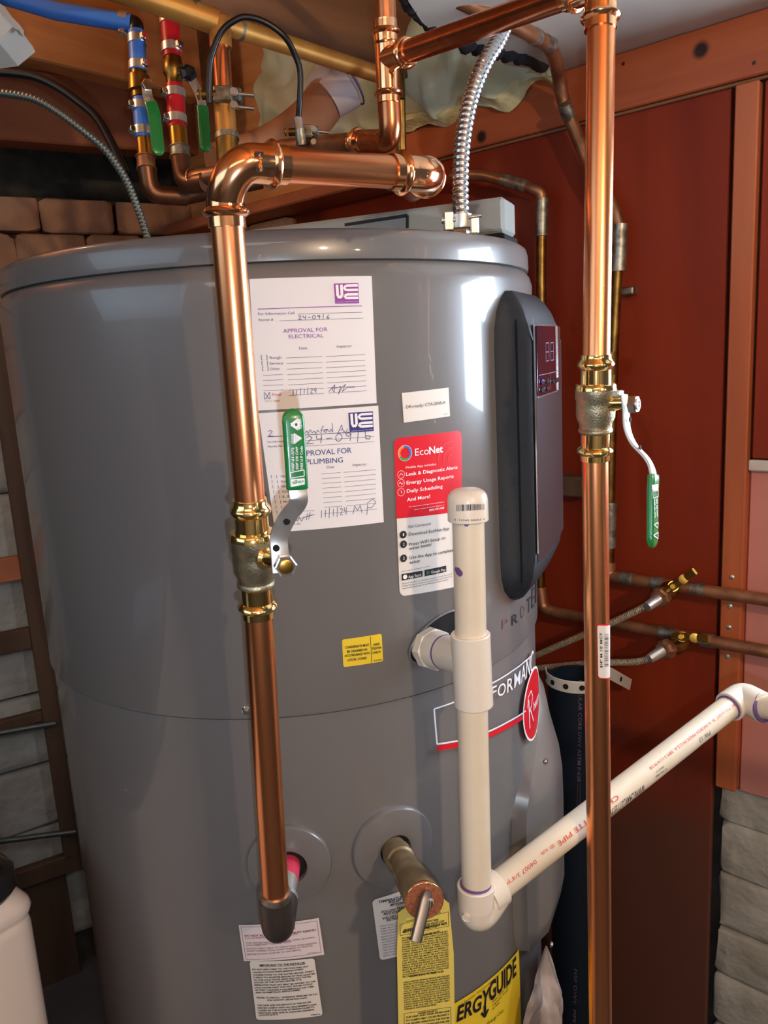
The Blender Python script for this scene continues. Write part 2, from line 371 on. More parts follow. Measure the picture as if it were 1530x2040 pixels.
def para(P, x0, y0, x1, y1, n, cap, slope=0, col='ink', just=True, seed=1, bold=.01, dxl=0):  # n lines of small print; y at left; slope = dy over the width
    rnd = random.Random(seed)
    for i in range(n):
        y = lerp(y0, y1, i/max(1, n-1)); xo = lerp(0, dxl, i/max(1, n-1)); k = rnd.randrange(len(WORDS)); s = ''
        while len(s) < (x1-x0)/cap*1.05: s += WORDS[k % len(WORDS)]+' '; k += 1
        f = 1 if just and i < n-1 else rnd.uniform(.5, 1)
        P.text(s[:max(3, int(len(s)*f))].strip(), x0+xo, y, x0+xo+(x1-x0)*f, y+slope*f, cap, col, bold)

# ------------------------------------------------------------------ room shell
def wallpt(u, z, off=0): return PW+WD*u+WN*off+V((0, 0, z))
def leftpt(u, z, off=0): return PL+LD*u+LN*off+V((0, 0, z))
def wbox(u0, u1, z0, z1, o0, o1, ch=.0015, f=wallpt, d=WD, n=WN):
    c = f((u0+u1)/2, (z0+z1)/2, (o0+o1)/2); return MB().box(c, d*abs(u1-u0)/2, V((0, 0, abs(z1-z0)/2)), n*abs(o1-o0)/2, ch)
def lbox(u0, u1, z0, z1, o0, o1, ch=.0015): return wbox(u0, u1, z0, z1, o0, o1, ch, leftpt, LD, LN)
fl = MB().box((0, .2, -.02), (2.6, 0, 0), (0, 2.8, 0), (0, 0, .02)).build('floor', 'concrete', None, False); struct(fl)
# ceiling board, low on the right, with a torn edge; boards and joists above it on the left
edge = [tuple(onz(x, y, 1.935)[:2]) for x, y in ((1112, 142), (1060, 112), (1005, 104), (985, 84), (940, 78), (905, 50), (870, 44), (838, 12), (812, -30))]+[(.10, .6)]
cb = MB(); top = [V((x, y, 1.935)) for x, y in edge]+[V((.9, .30, 1.935)), wallpt(-.9, 1.935), wallpt(.335, 1.935)]
bot = [p-V((0, 0, .018)) for p in top]; n = len(top)
cb.add(top+bot, [list(range(n)), list(range(n, 2*n))[::-1]]+[[i, (i+1) % n, n+(i+1) % n, n+i] for i in range(n)])
ceil = cb.build('ceiling', 'ceil', None, False); struct(ceil)
sub = MB().box((-.9, .2, 2.42), (1.7, 0, 0), (0, 2.8, 0), (0, 0, .015)).build('subfloor_boards', 'joist', None, False); struct(sub)
# right wall: stained plywood sheet, masonry foundation, pink painted part
wall_r = MB().box(wallpt(.25, 1.15, -.14), WD*1.5, V((0, 0, 1.25)), WN*.06).build('wall_right', 'mortar', None, False); struct(wall_r)
def board(name, u0, u1, z0, z1, o0, o1, m, parent, ch=.002):
    return wbox(u0, u1, z0, z1, o0, o1, ch).build(name, m, parent, False)
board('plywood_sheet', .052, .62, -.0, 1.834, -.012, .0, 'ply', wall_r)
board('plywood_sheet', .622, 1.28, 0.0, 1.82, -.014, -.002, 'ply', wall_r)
t_ = X['ply'].node_tree; b_ = t_.nodes['Principled BSDF']; src_ = b_.inputs['Base Color'].links[0].from_socket                # darker brown low on the sheet, ragged edge
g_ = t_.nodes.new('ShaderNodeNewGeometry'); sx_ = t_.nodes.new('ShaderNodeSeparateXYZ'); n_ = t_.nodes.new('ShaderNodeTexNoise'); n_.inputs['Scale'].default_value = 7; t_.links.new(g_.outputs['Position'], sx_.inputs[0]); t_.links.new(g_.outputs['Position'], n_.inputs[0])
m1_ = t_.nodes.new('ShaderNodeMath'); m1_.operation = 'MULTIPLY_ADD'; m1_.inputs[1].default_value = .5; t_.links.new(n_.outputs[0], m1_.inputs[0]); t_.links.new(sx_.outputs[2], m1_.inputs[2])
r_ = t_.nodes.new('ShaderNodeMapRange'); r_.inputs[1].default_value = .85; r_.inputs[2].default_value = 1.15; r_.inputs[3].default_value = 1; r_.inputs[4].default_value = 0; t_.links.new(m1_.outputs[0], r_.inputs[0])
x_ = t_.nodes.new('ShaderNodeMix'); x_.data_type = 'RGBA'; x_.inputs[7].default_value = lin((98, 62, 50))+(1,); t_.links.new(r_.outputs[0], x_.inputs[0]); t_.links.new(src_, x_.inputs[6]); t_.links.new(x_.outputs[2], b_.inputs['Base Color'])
kn = X['pine'].copy(); X['pine_k'] = kn; knots(kn, [(wallpt(.091, 1.888, .012), .012), (wallpt(.30, 1.862, .012), .006), (wallpt(.46, 1.852, .012), .011), (wallpt(.205, 1.90, .012), .003), (wallpt(.02, 1.853, .012), .003)], (44, 24, 16))
tb = board('trim_1', -1.0, .86, 1.837, 1.916, -.01, .012, 'pine_k', None); struct(tb)
tb2 = board('trim_2', .013, .0445, .78, 1.832, -.012, .010, 'pine_v', None); struct(tb2)
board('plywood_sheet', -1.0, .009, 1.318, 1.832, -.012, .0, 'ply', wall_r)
led = board('trim_3', -.06, .9, 1.832, 1.8365, .0, .006, 'joist_dk', None); struct(led)
pk = board('painted_panel', -1.0, .0125, .775, 1.30, -.02, -.008, 'pink', wall_r)
board('panel_cap', -1.0, .0125, 1.30, 1.316, -.012, .004, 'ceil', wall_r)
# nails and screws in the upright
for (x, y) in [(1480, 1150), (1476, 1208), (1474, 1250), (1471, 1308)]:
    u, z = wu(x-22, y, .01); MB().lathe(wallpt(u, z, .0095), WN, [(0, .0042), (.0012, .0040), (.002, .0026), (.0022, .0008)], 14).build('screw_head', 'steel', tb2)
wn = wbox(-.60, -.18, 1.335, 1.73, .0, .010, .001).build('window_1', 'window', None, False); struct(wn)
for a_ in ((-.625, -.60, 1.31, 1.755), (-.18, -.155, 1.31, 1.755), (-.60, -.18, 1.31, 1.335), (-.60, -.18, 1.73, 1.755), (-.35, -.338, 1.335, 1.73)): wbox(a_[0], a_[1], a_[2], a_[3], .0, .022, .002).build('window_frame', 'strap', wn, False)
rb = random.Random(3)
def wallstones(wall, pf, m, d, n, rows, o, parent):
    for (z0, z1, us) in rows:
        for a, b in zip(us, us[1:]):
            g = .004; bm = bmesh.new(); bmesh.ops.create_cube(bm, size=1); bmesh.ops.bevel(bm, geom=bm.edges[:], offset=.12, segments=2, affect='EDGES', profile=.6)
            c = pf((a+b)/2, (z0+z1)/2, o+rb.uniform(-.004, .004)); vs = []
            for v in bm.verts:
                j = 1+rb.uniform(-.05, .05); vs.append(c+d*(v.co.x*(b-a-g)*j)+V((0, 0, v.co.y*(z1-z0-g)*j))+n*(v.co.z*.05))
            bm.verts.index_update(); MB().add(vs, [[v.index for v in f.verts] for f in bm.faces]).build('stone', m, parent, True, 50); bm.free()
rows = []
z = 0.0
for h, off in zip([.105, .095, .11, .1, .09, .105, .1, .07], [.0, .07, .02, .1, .04, .09, .03, .06]):
    rows.append((z, z+h, [v for v in (-.75+off, -.55+off, -.36+off, -.17+off, .048)])); z += h
wallstones(wall_r, wallpt, 'stone', WD, WN, rows, -.045, wall_r)
# left wall: bare stone above, whitewashed below, behind a rough timber frame
wall_l = MB().box(leftpt(-.35, .94, -.10), LD*.75, V((0, 0, .94)), LN*.06).box(leftpt(-.35, 2.1, -.40), LD*.9, V((0, 0, .4)), LN*.06).build('wall_left', 'mortar', None, False); struct(wall_l)
z = .1; rows = []; k = 0
for h in [.17, .15, .16, .18, .15, .16, .17, .15, .16, .14]:
    us = [-1.1, -.86+.05*(k % 3), -.66-.04*(k % 2), -.44+.06*(k % 2), -.23+.03*(k % 3), -.03, .0]; rows.append((z, z+h, us[:-1]+[.02])); z += h; k += 1
wallstones(wall_l, leftpt, 'stone', LD, LN, rows[:8], -.03, wall_l)
wallstones(wall_l, leftpt, 'stone_br', LD, LN, rows[8:], -.03, wall_l)
wallstones(wall_l, leftpt, 'stone_br', LD, LN, [(1.70, 1.80, [-1.1, -.7, -.42, -.27, -.14, .0]), (1.80, 1.875, [-1.1, -.6, -.36, -.2, -.02])], -.022, wall_l)
# stones over the heater seen past its top, on the right wall's far end
wallstones(wall_r, wallpt, 'stone_br', WD, WN, [(1.66, 1.73, [.9, 1.02, 1.2, 1.28]), (1.73, 1.80, [.95, 1.1, 1.28])], -.012, wall_r)
def beam(name, mb, m, parent=None):
    o = mb.build(name, m, parent, False)
    return o
b = lbox(-1.0, .04, 1.975, 2.115, -.02, .05, .004).build('trim_4', 'red_sill', None, False); struct(b)     # lower sill plate
b = lbox(-1.0, .04, 2.15, 2.42, .02, .075, .004).build('trim_5', 'joist', None, False); struct(b)          # rim joist
b = lbox(-1.0, .04, 2.115, 2.15, .0, .035, .002).build('trim_6', 'joist_dk', None, False); struct(b)
b = wbox(.57, 1.3, 1.80, 1.823, -.02, .09, .003).build('trim_7', 'red_sill', None, False); struct(b)       # ledge behind the heater top
# timber frame in front of the left wall
zf = .335
fr = thing('timber_frame', 'weathered wooden frame leaning on the whitewashed stones left of the heater', 'frame', leftpt(-.62, .0, .02))
lbox(-.505, -.468, zf, 1.62, .005, .03, .002).build('upright', 'frame', fr, False)
lbox(-1.0, -.505, .88, .93, .005, .026, .002).build('rail', 'frame', fr, False)
lbox(-1.0, -.505, 1.045, 1.10, .005, .026, .002).build('rail', 'red_sill', fr, False)
lbox(-1.0, -.505, .70, .725, .005, .026, .002).build('rail', 'frame', fr, False)
lbox(-1.0, -.468, zf-.035, zf+.01, .005, .03, .002).build('rail', 'frame', fr, False)
lbox(-1.0, -.505, .0, zf-.035, -.03, .0, .001).build('back_board', 'frame', fr, False)
for (ya, yb, xb) in ((1458, 1441, 110), (1671, 1657, 150)):
    A, B = [leftpt(*lu(x, y, .04), .04) for x, y in ((-70, ya+10), (xb, yb))]
    m_ = [A, lerp(A, B, .33)-V((0, 0, .003)), lerp(A, B, .7)-V((0, 0, .001)), B]
    o = MB().tube(spline(m_), .007, 12).build('conduit', 'flex_dk', None)
    tag(o, 'thin grey conduit crossing the wooden frame, '+('upper of two' if ya < 1500 else 'lower of two near the washing machine lid'), 'conduit')
po = MB().lathe(V((.338, -.187, 0)), (0, 0, 1), [(0, .028), (2.40, .028)], 24).build('lamp_blocker', 'concrete'); struct(po)  # unseen post added to keep the ceiling bulb off the heater's left side
# walls behind and beside the viewer
bw = MB().box((.2, -2.4, 1.2), (2.6, 0, 0), (0, .05, 0), (0, 0, 1.25)).build('wall_back', 'ceil', None, False); struct(bw)
sw = MB().box((-2.2, -.5, 1.2), (.05, 0, 0), (0, 2.2, 0), (0, 0, 1.25)).build('wall_side', 'concrete', None, False); struct(sw)

# ------------------------------------------------------------------ water heater
HZ = {'rim': 1.6062, 'band': 1.580, 'seam': 1.177}
wh = thing('water_heater', 'tall grey heat pump water heater covered with paper labels, in the middle of the room', 'water heater', (TC.x, TC.y, 0))
def ring(prof, n=128): return MB().lathe(TC, (0, 0, 1), prof, n)
ring([(.0, TR-.02), (.02, TR-.004), (.06, TR-.003), (HZ['seam']-.001, TR-.0035), (HZ['seam']-.0005, TR-.012)]).build('lower_jacket', 'grey', wh, ang=50)
ring([(HZ['seam']+.0008, TR-.012), (HZ['seam']+.0010, TR-.001), (HZ['seam']+.004, TR), (1.545, TR), (1.565, TR+.0005), (1.573, TR-.002), (1.5775, TR-.0052), (1.5795, TR-.008)], 128).build('upper_shroud', 'grey', wh, ang=50)
ring([(HZ['band']-.001, TR-.012), (HZ['band'], TR-.0035), (HZ['band']+.004, TR-.003), (1.597, TR-.0035), (1.6025, TR-.005), (1.6052, TR-.0085), (1.6062, TR-.014), (1.605, TR-.03), (1.604, .01)], 128).build('top_cap', 'grey', wh, ang=50)
def bolt(p, d, r, m, parent, name='screw', hexa=False):
    d = V(d).normalized(); return MB().lathe(p, d, [(0, r*1.25), (r*.25, r*1.25), (r*.35, r), (r*.9, r*.9), (r, r*.6)], 6 if hexa else 16).build(name, m, parent, not hexa)
q = TANK.hit(491, 1415); nrm = (q-TC); nrm.z = 0; nrm.normalize(); bolt(q, nrm, .0034, 'steel_hi', wh)
# trim rings round the two tank fittings
def trim_ring(x, y, R, rin, nm):
    a, b = TANK.inv(x, y); c = TANK.fwd(a, b, 0); d = (c-TC); d.z = 0; d.normalize()
    rings = []
    for (r, h) in ((R, -.0035), (R, .001), (R*.97, .003), (rin*1.35, .0065), (rin*1.05, .0055), (rin, .002), (rin*.98, -.012)):
        rings.append([TANK.fwd(a+r*math.cos(t), b+r*math.sin(t), h) for t in [2*PI*i/48 for i in range(48)]])
    MB().loft(rings, cap=False).build('trim_ring', 'grey', wh)
    dk = MB(); dk.loft([[TANK.fwd(a+r*math.cos(t), b+r*math.sin(t), h) for t in [2*PI*i/32 for i in range(32)]] for r, h in ((rin*1.0, .0012), (.002, .0010))], cap=True).build('tank_opening', 'void', wh)
    return c, d
cL, dL = trim_ring(576, 1722, .0405, .0165, 'l')
cRr, dR = trim_ring(785, 1688, .0420, .0150, 'r')
# control panel housing on the side: local frame (out, across)
PH = math.radians(68); pn = V((math.sin(PH), -math.cos(PH), 0)); pt = V((math.cos(PH), math.sin(PH), 0))
half = [(.282, .0905), (.2885, .0918), (.2945, .0912), (.3060, .0893), (.3085, .0889), (.3165, .0872), (.3205, .0850), (.3218, .0810), (.3235, .055), (.3245, .02)]
def section(kb, ka):
    pts = [(a, -b) for a, b in half]+[(a, b) for a, b in half[::-1]]
    return [(TC+pn*(.282+(a-.282)*ka)+pt*b*kb) for a, b in pts]
zt, zb = 1.5545, 1.232
lv = [(zb, .62, .0), (zb+.002, .70, .35), (zb+.008, .82, .55), (zb+.018, .92, .74), (zb+.034, .985, .92), (zb+.052, 1, 1), (zt-.052, 1, 1), (zt-.036, .985, .93), (zt-.020, .93, .78), (zt-.008, .84, .6), (zt-.001, .76, .42), (zt, .70, 0)]
MB().loft([[p+V((0, 0, z)) for p in section(kb, ka)] for z, kb, ka in lv], close=False, cap=False).build('panel_housing', 'black_tex', wh, ang=30)
class Panel:
    def fwd(s, a, b, off=0):
        y = a*.085; return TC+pn*(.3218+.0027*(1-min(1, abs(a)/.95)**2)+off)+pt*y+V((0, 0, b))
PN = Panel()
# groove, glossy front cover, chrome edge, screen
gz0, gz1 = zb+.012, zt-.020
def pstrip(f0, f1, z0, z1, off, m, name, parent=wh, n=8, th=.0012):
    fs = [lerp(f0, f1, i/n) for i in range(n+1)]
    rg = [[PN.fwd(f, z, o) for f, o in [(f, off) for f in fs]+[(f, off-th) for f in fs[::-1]]] for z in (z0, z1)]
    return MB().loft(rg).build(name, m, parent, ang=25)
MB().loft([[TC+pn*a+pt*b+V((0, 0, z)) for a, b in ((.3062, -.0898), (.3082, -.0896), (.3082, -.088), (.3062, -.088))] for z in (zb+.03, zt-.03)]).build('panel_groove', 'void', wh, False)
pstrip(-.945, .95, zb+.050, zt-.050, .0012, 'black_gloss', 'front_cover', n=14)
s0, s1 = at(1088, 652, .86).z, at(1088, 779, .86).z                                                                   # display window heights
pstrip(-.975, -.945, zb+.06, s0+.008, .0020, 'steel_hi', 'chrome_edge', n=2)
disp = pstrip(-.90, .30, s1, s0, .0028, 'screen', 'display', n=10)
pstrip(.30, .52, s1, s0, .0040, 'steel_hi', 'chrome_edge', n=3)
pstrip(-.90, .30, s0, s0+.0016, .0034, 'silver_ink', 'chrome_edge', n=8, th=.002)
pstrip(-.90, .30, s1-.0014, s1, .0034, 'silver_ink', 'chrome_edge', n=8, th=.002)
g_ = MB()
class PF:                                                                                 # display lettering: px crop mapped on the panel front
    def inv(s, x, y): return PN.inv(x, y)
    def fwd(s, a, b, off=0): return PN.fwd(a, b, off+.0026)
def pl(f0, z0, f1, z1, wd, m):
    mb = MB(); n = 5; vs = []
    for i in range(n+1):
        t = i/n; f = lerp(f0, f1, t); z = lerp(z0, z1, t)
        if abs(f1-f0) > .01: vs += [PN.fwd(f, z+wd/2, .0034), PN.fwd(f, z-wd/2, .0034)]
        else: k = wd/.085; vs += [PN.fwd(f+k/2, z, .0034), PN.fwd(f-k/2, z, .0034)]
    return mb.add(vs, [[2*i, 2*i+1, 2*i+3, 2*i+2] for i in range(n)])
ink = MB()
zl = lerp(s1, s0, .30)
for a in [(-.88, zl, .28, zl, .0007), (-.25, zl, -.25, s1+.002, .0007)]:
    m_ = pl(*a, None); ink.add(m_.v, m_.f)
for f in (-.50, -.20):                                                                    # seven-segment digits
    z = lerp(s1, s0, .62); h = .018
    for a in [(f, z-h/2, f, z+h/2, .0012), (f+.18, z-h/2, f+.18, z+h/2, .0012), (f, z-h/2, f+.18, z-h/2, .0009), (f, z+h/2, f+.18, z+h/2, .0009), (f, z, f+.18, z, .0008)]:
        m_ = pl(*a, None); ink.add(m_.v, m_.f)
ink.build('display_marks', 'ink_grey', disp, False)
for (f, v_) in [(-.70, .19), (-.42, .19), (-.05, .16), (.17, .16), (-.70, .08), (-.42, .08)]:
    z = lerp(s1, s0, v_)
    MB().loft([[PN.fwd(f+.09*math.cos(t)*k, z+.0028*math.sin(t)*k, .0034+o) for t in [2*PI*i/14 for i in range(14)]] for k, o in ((1, 0), (.9, .0006), (.02, .0007))]).build('button', 'black', disp)
z = lerp(s1, s0, .22)
MB().loft([[PN.fwd(-.74+.025*math.cos(t)*k, z+.0010*math.sin(t)*k, .0046) for t in [2*PI*i/10 for i in range(10)]] for k in (1, .1)]).build('indicator_light', mat('indicator', (90, 70, 230), .3, emit=(90, 80, 255), estr=3), disp)
# element cover low on the right side
def cov(z, t0, t1, pr):
    pts = []
    for f, p in ((0, 0), (.02, .5), (.12, .85), (.3, 1), (.7, 1), (.88, .85), (.98, .5), (1, 0)):
        t = math.radians(lerp(t0, t1, f)); pts.append(V((TC.x+(TR-.005+pr*p)*math.sin(t), TC.y-(TR-.005+pr*p)*math.cos(t), z)))
    return pts
MB().loft([cov(z, a, b, p) for z, a, b, p in ((1.085, 84, 96, .006), (1.075, 76, 104, .012), (1.045, 66, 114, .018), (1.015, 57, 123, .028), (.99, 53.5, 126.5, .032), (.95, 52.5, 127.5, .033), (.84, 52.5, 127.5, .033), (.81, 54, 126, .028), (.785, 62, 118, .012), (.775, 70, 110, .004))]).build('element_cover', 'grey2', wh, ang=30)
for (x, y) in ((1075, 1515), (1086, 1878)):
    r = ray(x, y); d_ = .93; p = at(x, y, .925 if y < 1600 else .99)
    t = math.atan2(p.x-TC.x, -(p.y-TC.y)); p = V((TC.x+(TR+.006+.008)*math.sin(t), TC.y-(TR+.006+.008)*math.cos(t), p.z)); bolt(p, (math.sin(t), -math.cos(t), 0), .003, 'steel_hi', wh)
# drain opening with the white hose nut
a0, b0 = TANK.inv(843, 1285)
slot = MB().loft([[TANK.fwd(a0+.018+k*(.034*math.cos(t)), b0+.004+k*(.020*math.sin(t)+.010*math.cos(t)), .0006) for t in [2*PI*i/30 for i in range(30)]] for k in (1, .02)]).build('drain_opening', 'void', wh, False)
slot_rim = MB().tube([TANK.fwd(a0+.018+.034*math.cos(t), b0+.004+.020*math.sin(t)+.010*math.cos(t), .0012) for t in [2*PI*i/30 for i in range(31)]], .0011, 8, False).build('opening_rim', 'grey2', wh)

# ------------------------------------------------------------------ labels on the heater (all flat print)
C5 = (480, 530, .26468); C6 = (760, 740, .24183)
# electrical approval sheet
e1 = patch(TANK, [(497, 556), (740, 550), (750, 803), (512, 818)], 'paper', 'electrical_approval_sheet', wh, 0, .0006, 'white approval for electrical sheet with a purple emblem, above the plumbing sheet')
P = Print(TANK, C5, .0010)
def emblem(P, q, col):
    P.fill(q, col); tl, tr, br, bl = q
    def g(u, v): return (lerp(lerp(tl[0], tr[0], u), lerp(bl[0], br[0], u), v), lerp(lerp(tl[1], tr[1], u), lerp(bl[1], br[1], u), v))
    wd = .0024
    P.poly([g(.12, .06), g(.12, .62), g(.2, .72), g(.3, .62), g(.3, .06)], wd, 'ink_white', .0004)
    for v in (.12, .34, .56, .74):
        P.line(*g(.5, v), *g(.97, v), .0021, 'ink_white', .0004)
    P.poly([g(.5, .12), g(.41, .2), g(.41, .28), g(.5, .34)], .0021, 'ink_white', .0004); P.poly([g(.5, .56), g(.41, .62), g(.41, .7), g(.5, .74)], .0021, 'ink_white', .0004)
    P.fill([g(0, .80), g(1, .80), g(1, 1), g(0, 1)], col, .0005)
    P.off += .0006; P.text('UNIFORM CONSTRUCTION CODE', *g(.06, .95), *g(.94, .93), 5, 'ink_white'); P.off -= .0006
emblem(P, [(697, 133), (880, 128), (885, 280), (708, 283)], 'ink_purple')
P.line(127, 325, 908, 300, .0006, 'ink_purple')
P.text('For Information Call', 130, 370, 402, 362, 20, 'ink_grey'); P.text('Permit #', 135, 416, 245, 411, 19, 'ink_grey')
P.line(427, 362, 910, 348); P.line(290, 413, 915, 393); hand(P, '24-09/6', 425, 404, 672, 396, 30)
P.text('APPROVAL FOR', 318, 503, 650, 490, 30, 'ink_purple'); P.text('ELECTRICAL', 360, 545, 620, 536, 29, 'ink_purple')
P.text('Date', 438, 628, 498, 626, 20, 'ink_grey'); P.text('Inspector', 720, 615, 834, 609, 20, 'ink_grey')
for i, (t, xa, xb) in enumerate([('Rough', 218, 305), ('Service', 218, 318), ('Other', 222, 295)]):
    y = 700+42*i; P.text('[  ]', 152+5*i, y-3, 200+4*i, y-4, 26, 'ink_grey'); P.text(t, xa, y, xb, y-3, 20, 'ink_grey'); P.line(340+3*i, y-8, 610, y-19); P.line(636+2*i, y-19, 932, y-34)
for i in range(4):
    y = 823+38.5*i; P.line(165+2*i, y, 315+2*i, y-7); P.line(350+3*i, y-5, 617+2*i, y-20); P.line(643+2*i, y-21, 936+1.5*i, y-37)
P.text('[  ]', 176, 990, 222, 988, 40, 'ink_grey'); P.poly([(184, 958), (212, 1000)], .0005); P.poly([(212, 956), (188, 1000)], .0005)
P.text('Final', 238, 978, 302, 975, 22, 'ink_red'); P.line(360, 974, 622, 958); P.line(655, 956, 942, 938)
hand(P, '11/1/24', 380, 972, 572, 955, 40); P.poly([(660, 945), (705, 893), (700, 950), (680, 920), (730, 915), (750, 905), (730, 965), (760, 910), (785, 890), (760, 945), (800, 912), (855, 912)], .0005)
P.text('U.C.C. F220A', 183, 1022, 295, 1018, 12, 'ink_brown'); P.done(e1)
# plumbing approval sheet
e2 = patch(TANK, [(515, 823), (753, 808), (764, 1040), (548, 1060)], 'paper', 'plumbing_approval_sheet', wh, 0, .0006, 'white approval for plumbing sheet with a navy emblem, half behind the green lever')
P = Print(TANK, C5, .0010)
emblem(P, [(806, 1104), (990, 1093), (995, 1240), (817, 1252)], 'ink_blue')
P.line(200, 1284, 830, 1250, .0005, 'ink_blue'); hand(P, '27', 198, 1282, 300, 1276, 46)
P.poly([(470, 1235), (480, 1260), (495, 1238), (505, 1262), (520, 1230), (535, 1255), (550, 1240), (560, 1262), (575, 1235), (590, 1250)], .0005)
P.poly([(600, 1260), (612, 1205), (625, 1205)], .0005); P.poly([(595, 1235), (650, 1228), (640, 1252), (620, 1245), (650, 1228), (668, 1250), (675, 1226), (690, 1250), (684, 1180)], .0005); P.poly([(725, 1262), (755, 1195), (770, 1250)], .0005); P.poly([(735, 1235), (765, 1228)], .0005); P.poly([(775, 1240), (785, 1262), (800, 1225)], .0005)
P.text('For Information', 203, 1330, 345, 1322, 16, 'ink_grey'); P.text('Permit No.', 206, 1366, 320, 1358, 16, 'ink_grey')
P.line(330, 1322, 1000, 1282); P.line(330, 1362, 1000, 1320)
hand(P, '24-09/b', 480, 1342, 990, 1300, 62, 'ink_pen', .0006)
P.text('APPROVAL FOR', 420, 1432, 830, 1404, 42, 'ink_blue'); P.text('PLUMBING', 488, 1492, 766, 1476, 40, 'ink_blue')
P.text('Date', 645, 1522, 700, 1519, 20, 'ink_grey'); P.text('Inspector', 840, 1505, 942, 1498, 20, 'ink_grey')
for i in range(8):
    y = 1563+36*i; P.line(605+2.5*i, y, 748+2*i, y-10); P.line(770+3*i, y-11, 1012, y-32)
for i in range(9):
    y = 1580+38*i; P.line(228+6*i, y-8, 230+6*i, y+16, .0004); P.line(268+6*i, y-8, 270+6*i, y+16, .0004)
    P.text(['Slab', 'Rough', 'Water', 'Gas', 'LP', 'Medical', 'Other', 'Drain', 'Final'][i], 300+4*i, y+10, 370+4*i, y+6, 18, 'ink_grey')
P.line(420, 1846, 552, 1838); P.line(420, 1905, 560, 1868); P.line(620, 1862, 1020, 1828)
P.poly([(405, 1890), (425, 1920), (440, 1888), (455, 1920), (475, 1885)], .0005); P.poly([(500, 1860), (492, 1910)], .0005); P.poly([(520, 1852), (510, 1905)], .0005); P.poly([(470, 1892), (540, 1868)], .0005)
hand(P, '11/1/24', 590, 1895, 800, 1868, 56); hand(P, 'MP', 830, 1868, 1010, 1845, 60)
P.text('F.C.C. 260', 370, 1948, 446, 1944, 14, 'ink_grey'); P.done(e2)
# small white data label
e3 = patch(TANK, [(800, 783), (893, 772), (896, 829), (804, 842)], 'paper2', 'small_white_label', wh, 0, .0004, 'small plain white label reading DR-ready')
P = Print(TANK, C6); P.text('DR-ready: CTA-2045-A', 200, 305, 522, 266, 27, 'ink'); P.text('AX2045', 508, 357, 540, 352, 8, 'ink_grey'); P.done(e3)
# tall red and white instruction label
q = [(784, 873), (919, 857), (919, 1166), (796, 1188)]
e4 = patch(TANK, q, 'paper2', 'app_label', wh, .006, .0004, 'tall label, red above and white below, with app instructions')
def mid(a, b, t): return (lerp(a[0], b[0], t), lerp(a[1], b[1], t))
patch(TANK, [q[0], q[1], (919, 1018), (789.5, 1033)], 'eco_red', 'red_field', e4, .006, .0006)
Print_fill = Print(TANK, (0, 0, 1), .0006); Print_fill.fill([(788, 1000), (919, 985), (919, 1018), (789, 1033)], 'eco_red'); Print_fill.done(e4, 'red_field')
P = Print(TANK, C6, .0009)
for (a0_, a1_, c_) in ((.1, 1.7, 'ink_sky'), (1.7, 3.6, 'ink_orange'), (3.6, 5.3, 'ink_green'), (5.3, 6.38, 'ink_sky')):
    P.disc(190, 672, .0068, c_, 0, .0048, a0_, a1_); P.disc(190, 672, .0072, 'ink_white', 0, .0069, a0_, a1_)
P.text('Eco', 272, 694, 385, 680, 60, 'ink_white', 0); P.text('Net', 388, 680, 500, 664, 60, 'ink_white', .025)
P.text('Mobile App includes:', 196, 800, 447, 770, 19, 'ink_white')
for t, a in (('Leak & Diagnostic Alerts', (198, 860, 620, 800)), ('Energy Usage Reports', (202, 930, 588, 874)), ('Daily Scheduling', (204, 999, 497, 958)), ('And More!', (206, 1070, 395, 1040))): P.text(t, *a, 29, 'ink_white', .012)
for k, y in enumerate((848, 920, 993)):
    P.disc(158, y, .0036, 'ink_white', 0, .0033)
    P.poly([[(142, 858), (158, 838), (174, 856)], [(140, 925), (152, 910), (162, 932), (176, 912)], [(158, 975), (158, 995), (168, 1002)]][k], .0004, 'ink_white')
for i in range(3): P.disc(580, 730, .006+.006*i, 'red_pale', 0, .0052+.006*i, PI*.45, PI*1.0)
P.text('For connection and app-related questions,', 222, 1118, 510, 1076, 9, 'ink_white'); P.text('please contact Customer Support at', 265, 1140, 510, 1102, 9, 'ink_white'); P.text('(866) 255-3388', 388, 1148, 510, 1128, 14, 'ink_white', .02)
P.text('Get Connected:', 216, 1288, 404, 1262, 24, 'ink')
for n_, y, t, a in (('1', 1343, 'Download EcoNet App', (220, 1352, 552, 1302)), ('2', 1422, 'Press WiFi Setup on', (222, 1436, 520, 1378)), ('3', 1538, 'Use the App to complete', (226, 1545, 585, 1480))):
    P.disc(175 if n_ == '1' else 178, y, .0036, 'ink', 0); P.off += .0003; P.text(n_, 169+(3 if n_ != '1' else 2), y+12, 183+(0 if n_ != '1' else -3), y+11, 26, 'ink_white', .0); P.off -= .0003; P.text(t, *a, 26, 'ink', .008)
P.text('water heater', 222, 1470, 412, 1432, 26, 'ink', .008); P.text('setup', 228, 1584, 312, 1566, 24, 'ink', .008)
P.text('Wi-Fi internet connection required', 160, 1652, 396, 1604, 10, 'ink')
P.fill([(162, 1668), (334, 1638), (334, 1688), (164, 1722)], 'ink'); P.fill([(350, 1634), (528, 1598), (530, 1648), (352, 1686)], 'ink'); P.off += .0003
P.text('App Store', 216, 1702, 320, 1682, 24, 'ink_white'); P.disc(190, 1690, .0022, 'ink_white', 0); P.text('Google Play', 404, 1662, 520, 1640, 22, 'ink_white'); P.poly([(368, 1645), (368, 1670), (388, 1654), (368, 1645)], .0006, 'ink_green'); P.off -= .0003
for i, t in enumerate(('App and App Store are registered trademarks. Google Play and the', 'Google Play logo is a trademark provided by the store. Account is a', 'registered trademark of the Manufacturing Company.')): P.text(t, 165, 1752+20*i, [575, 575, 545][i], [1670, 1690, 1716][i]+0*i, 12, 'ink')
P.done(e4)
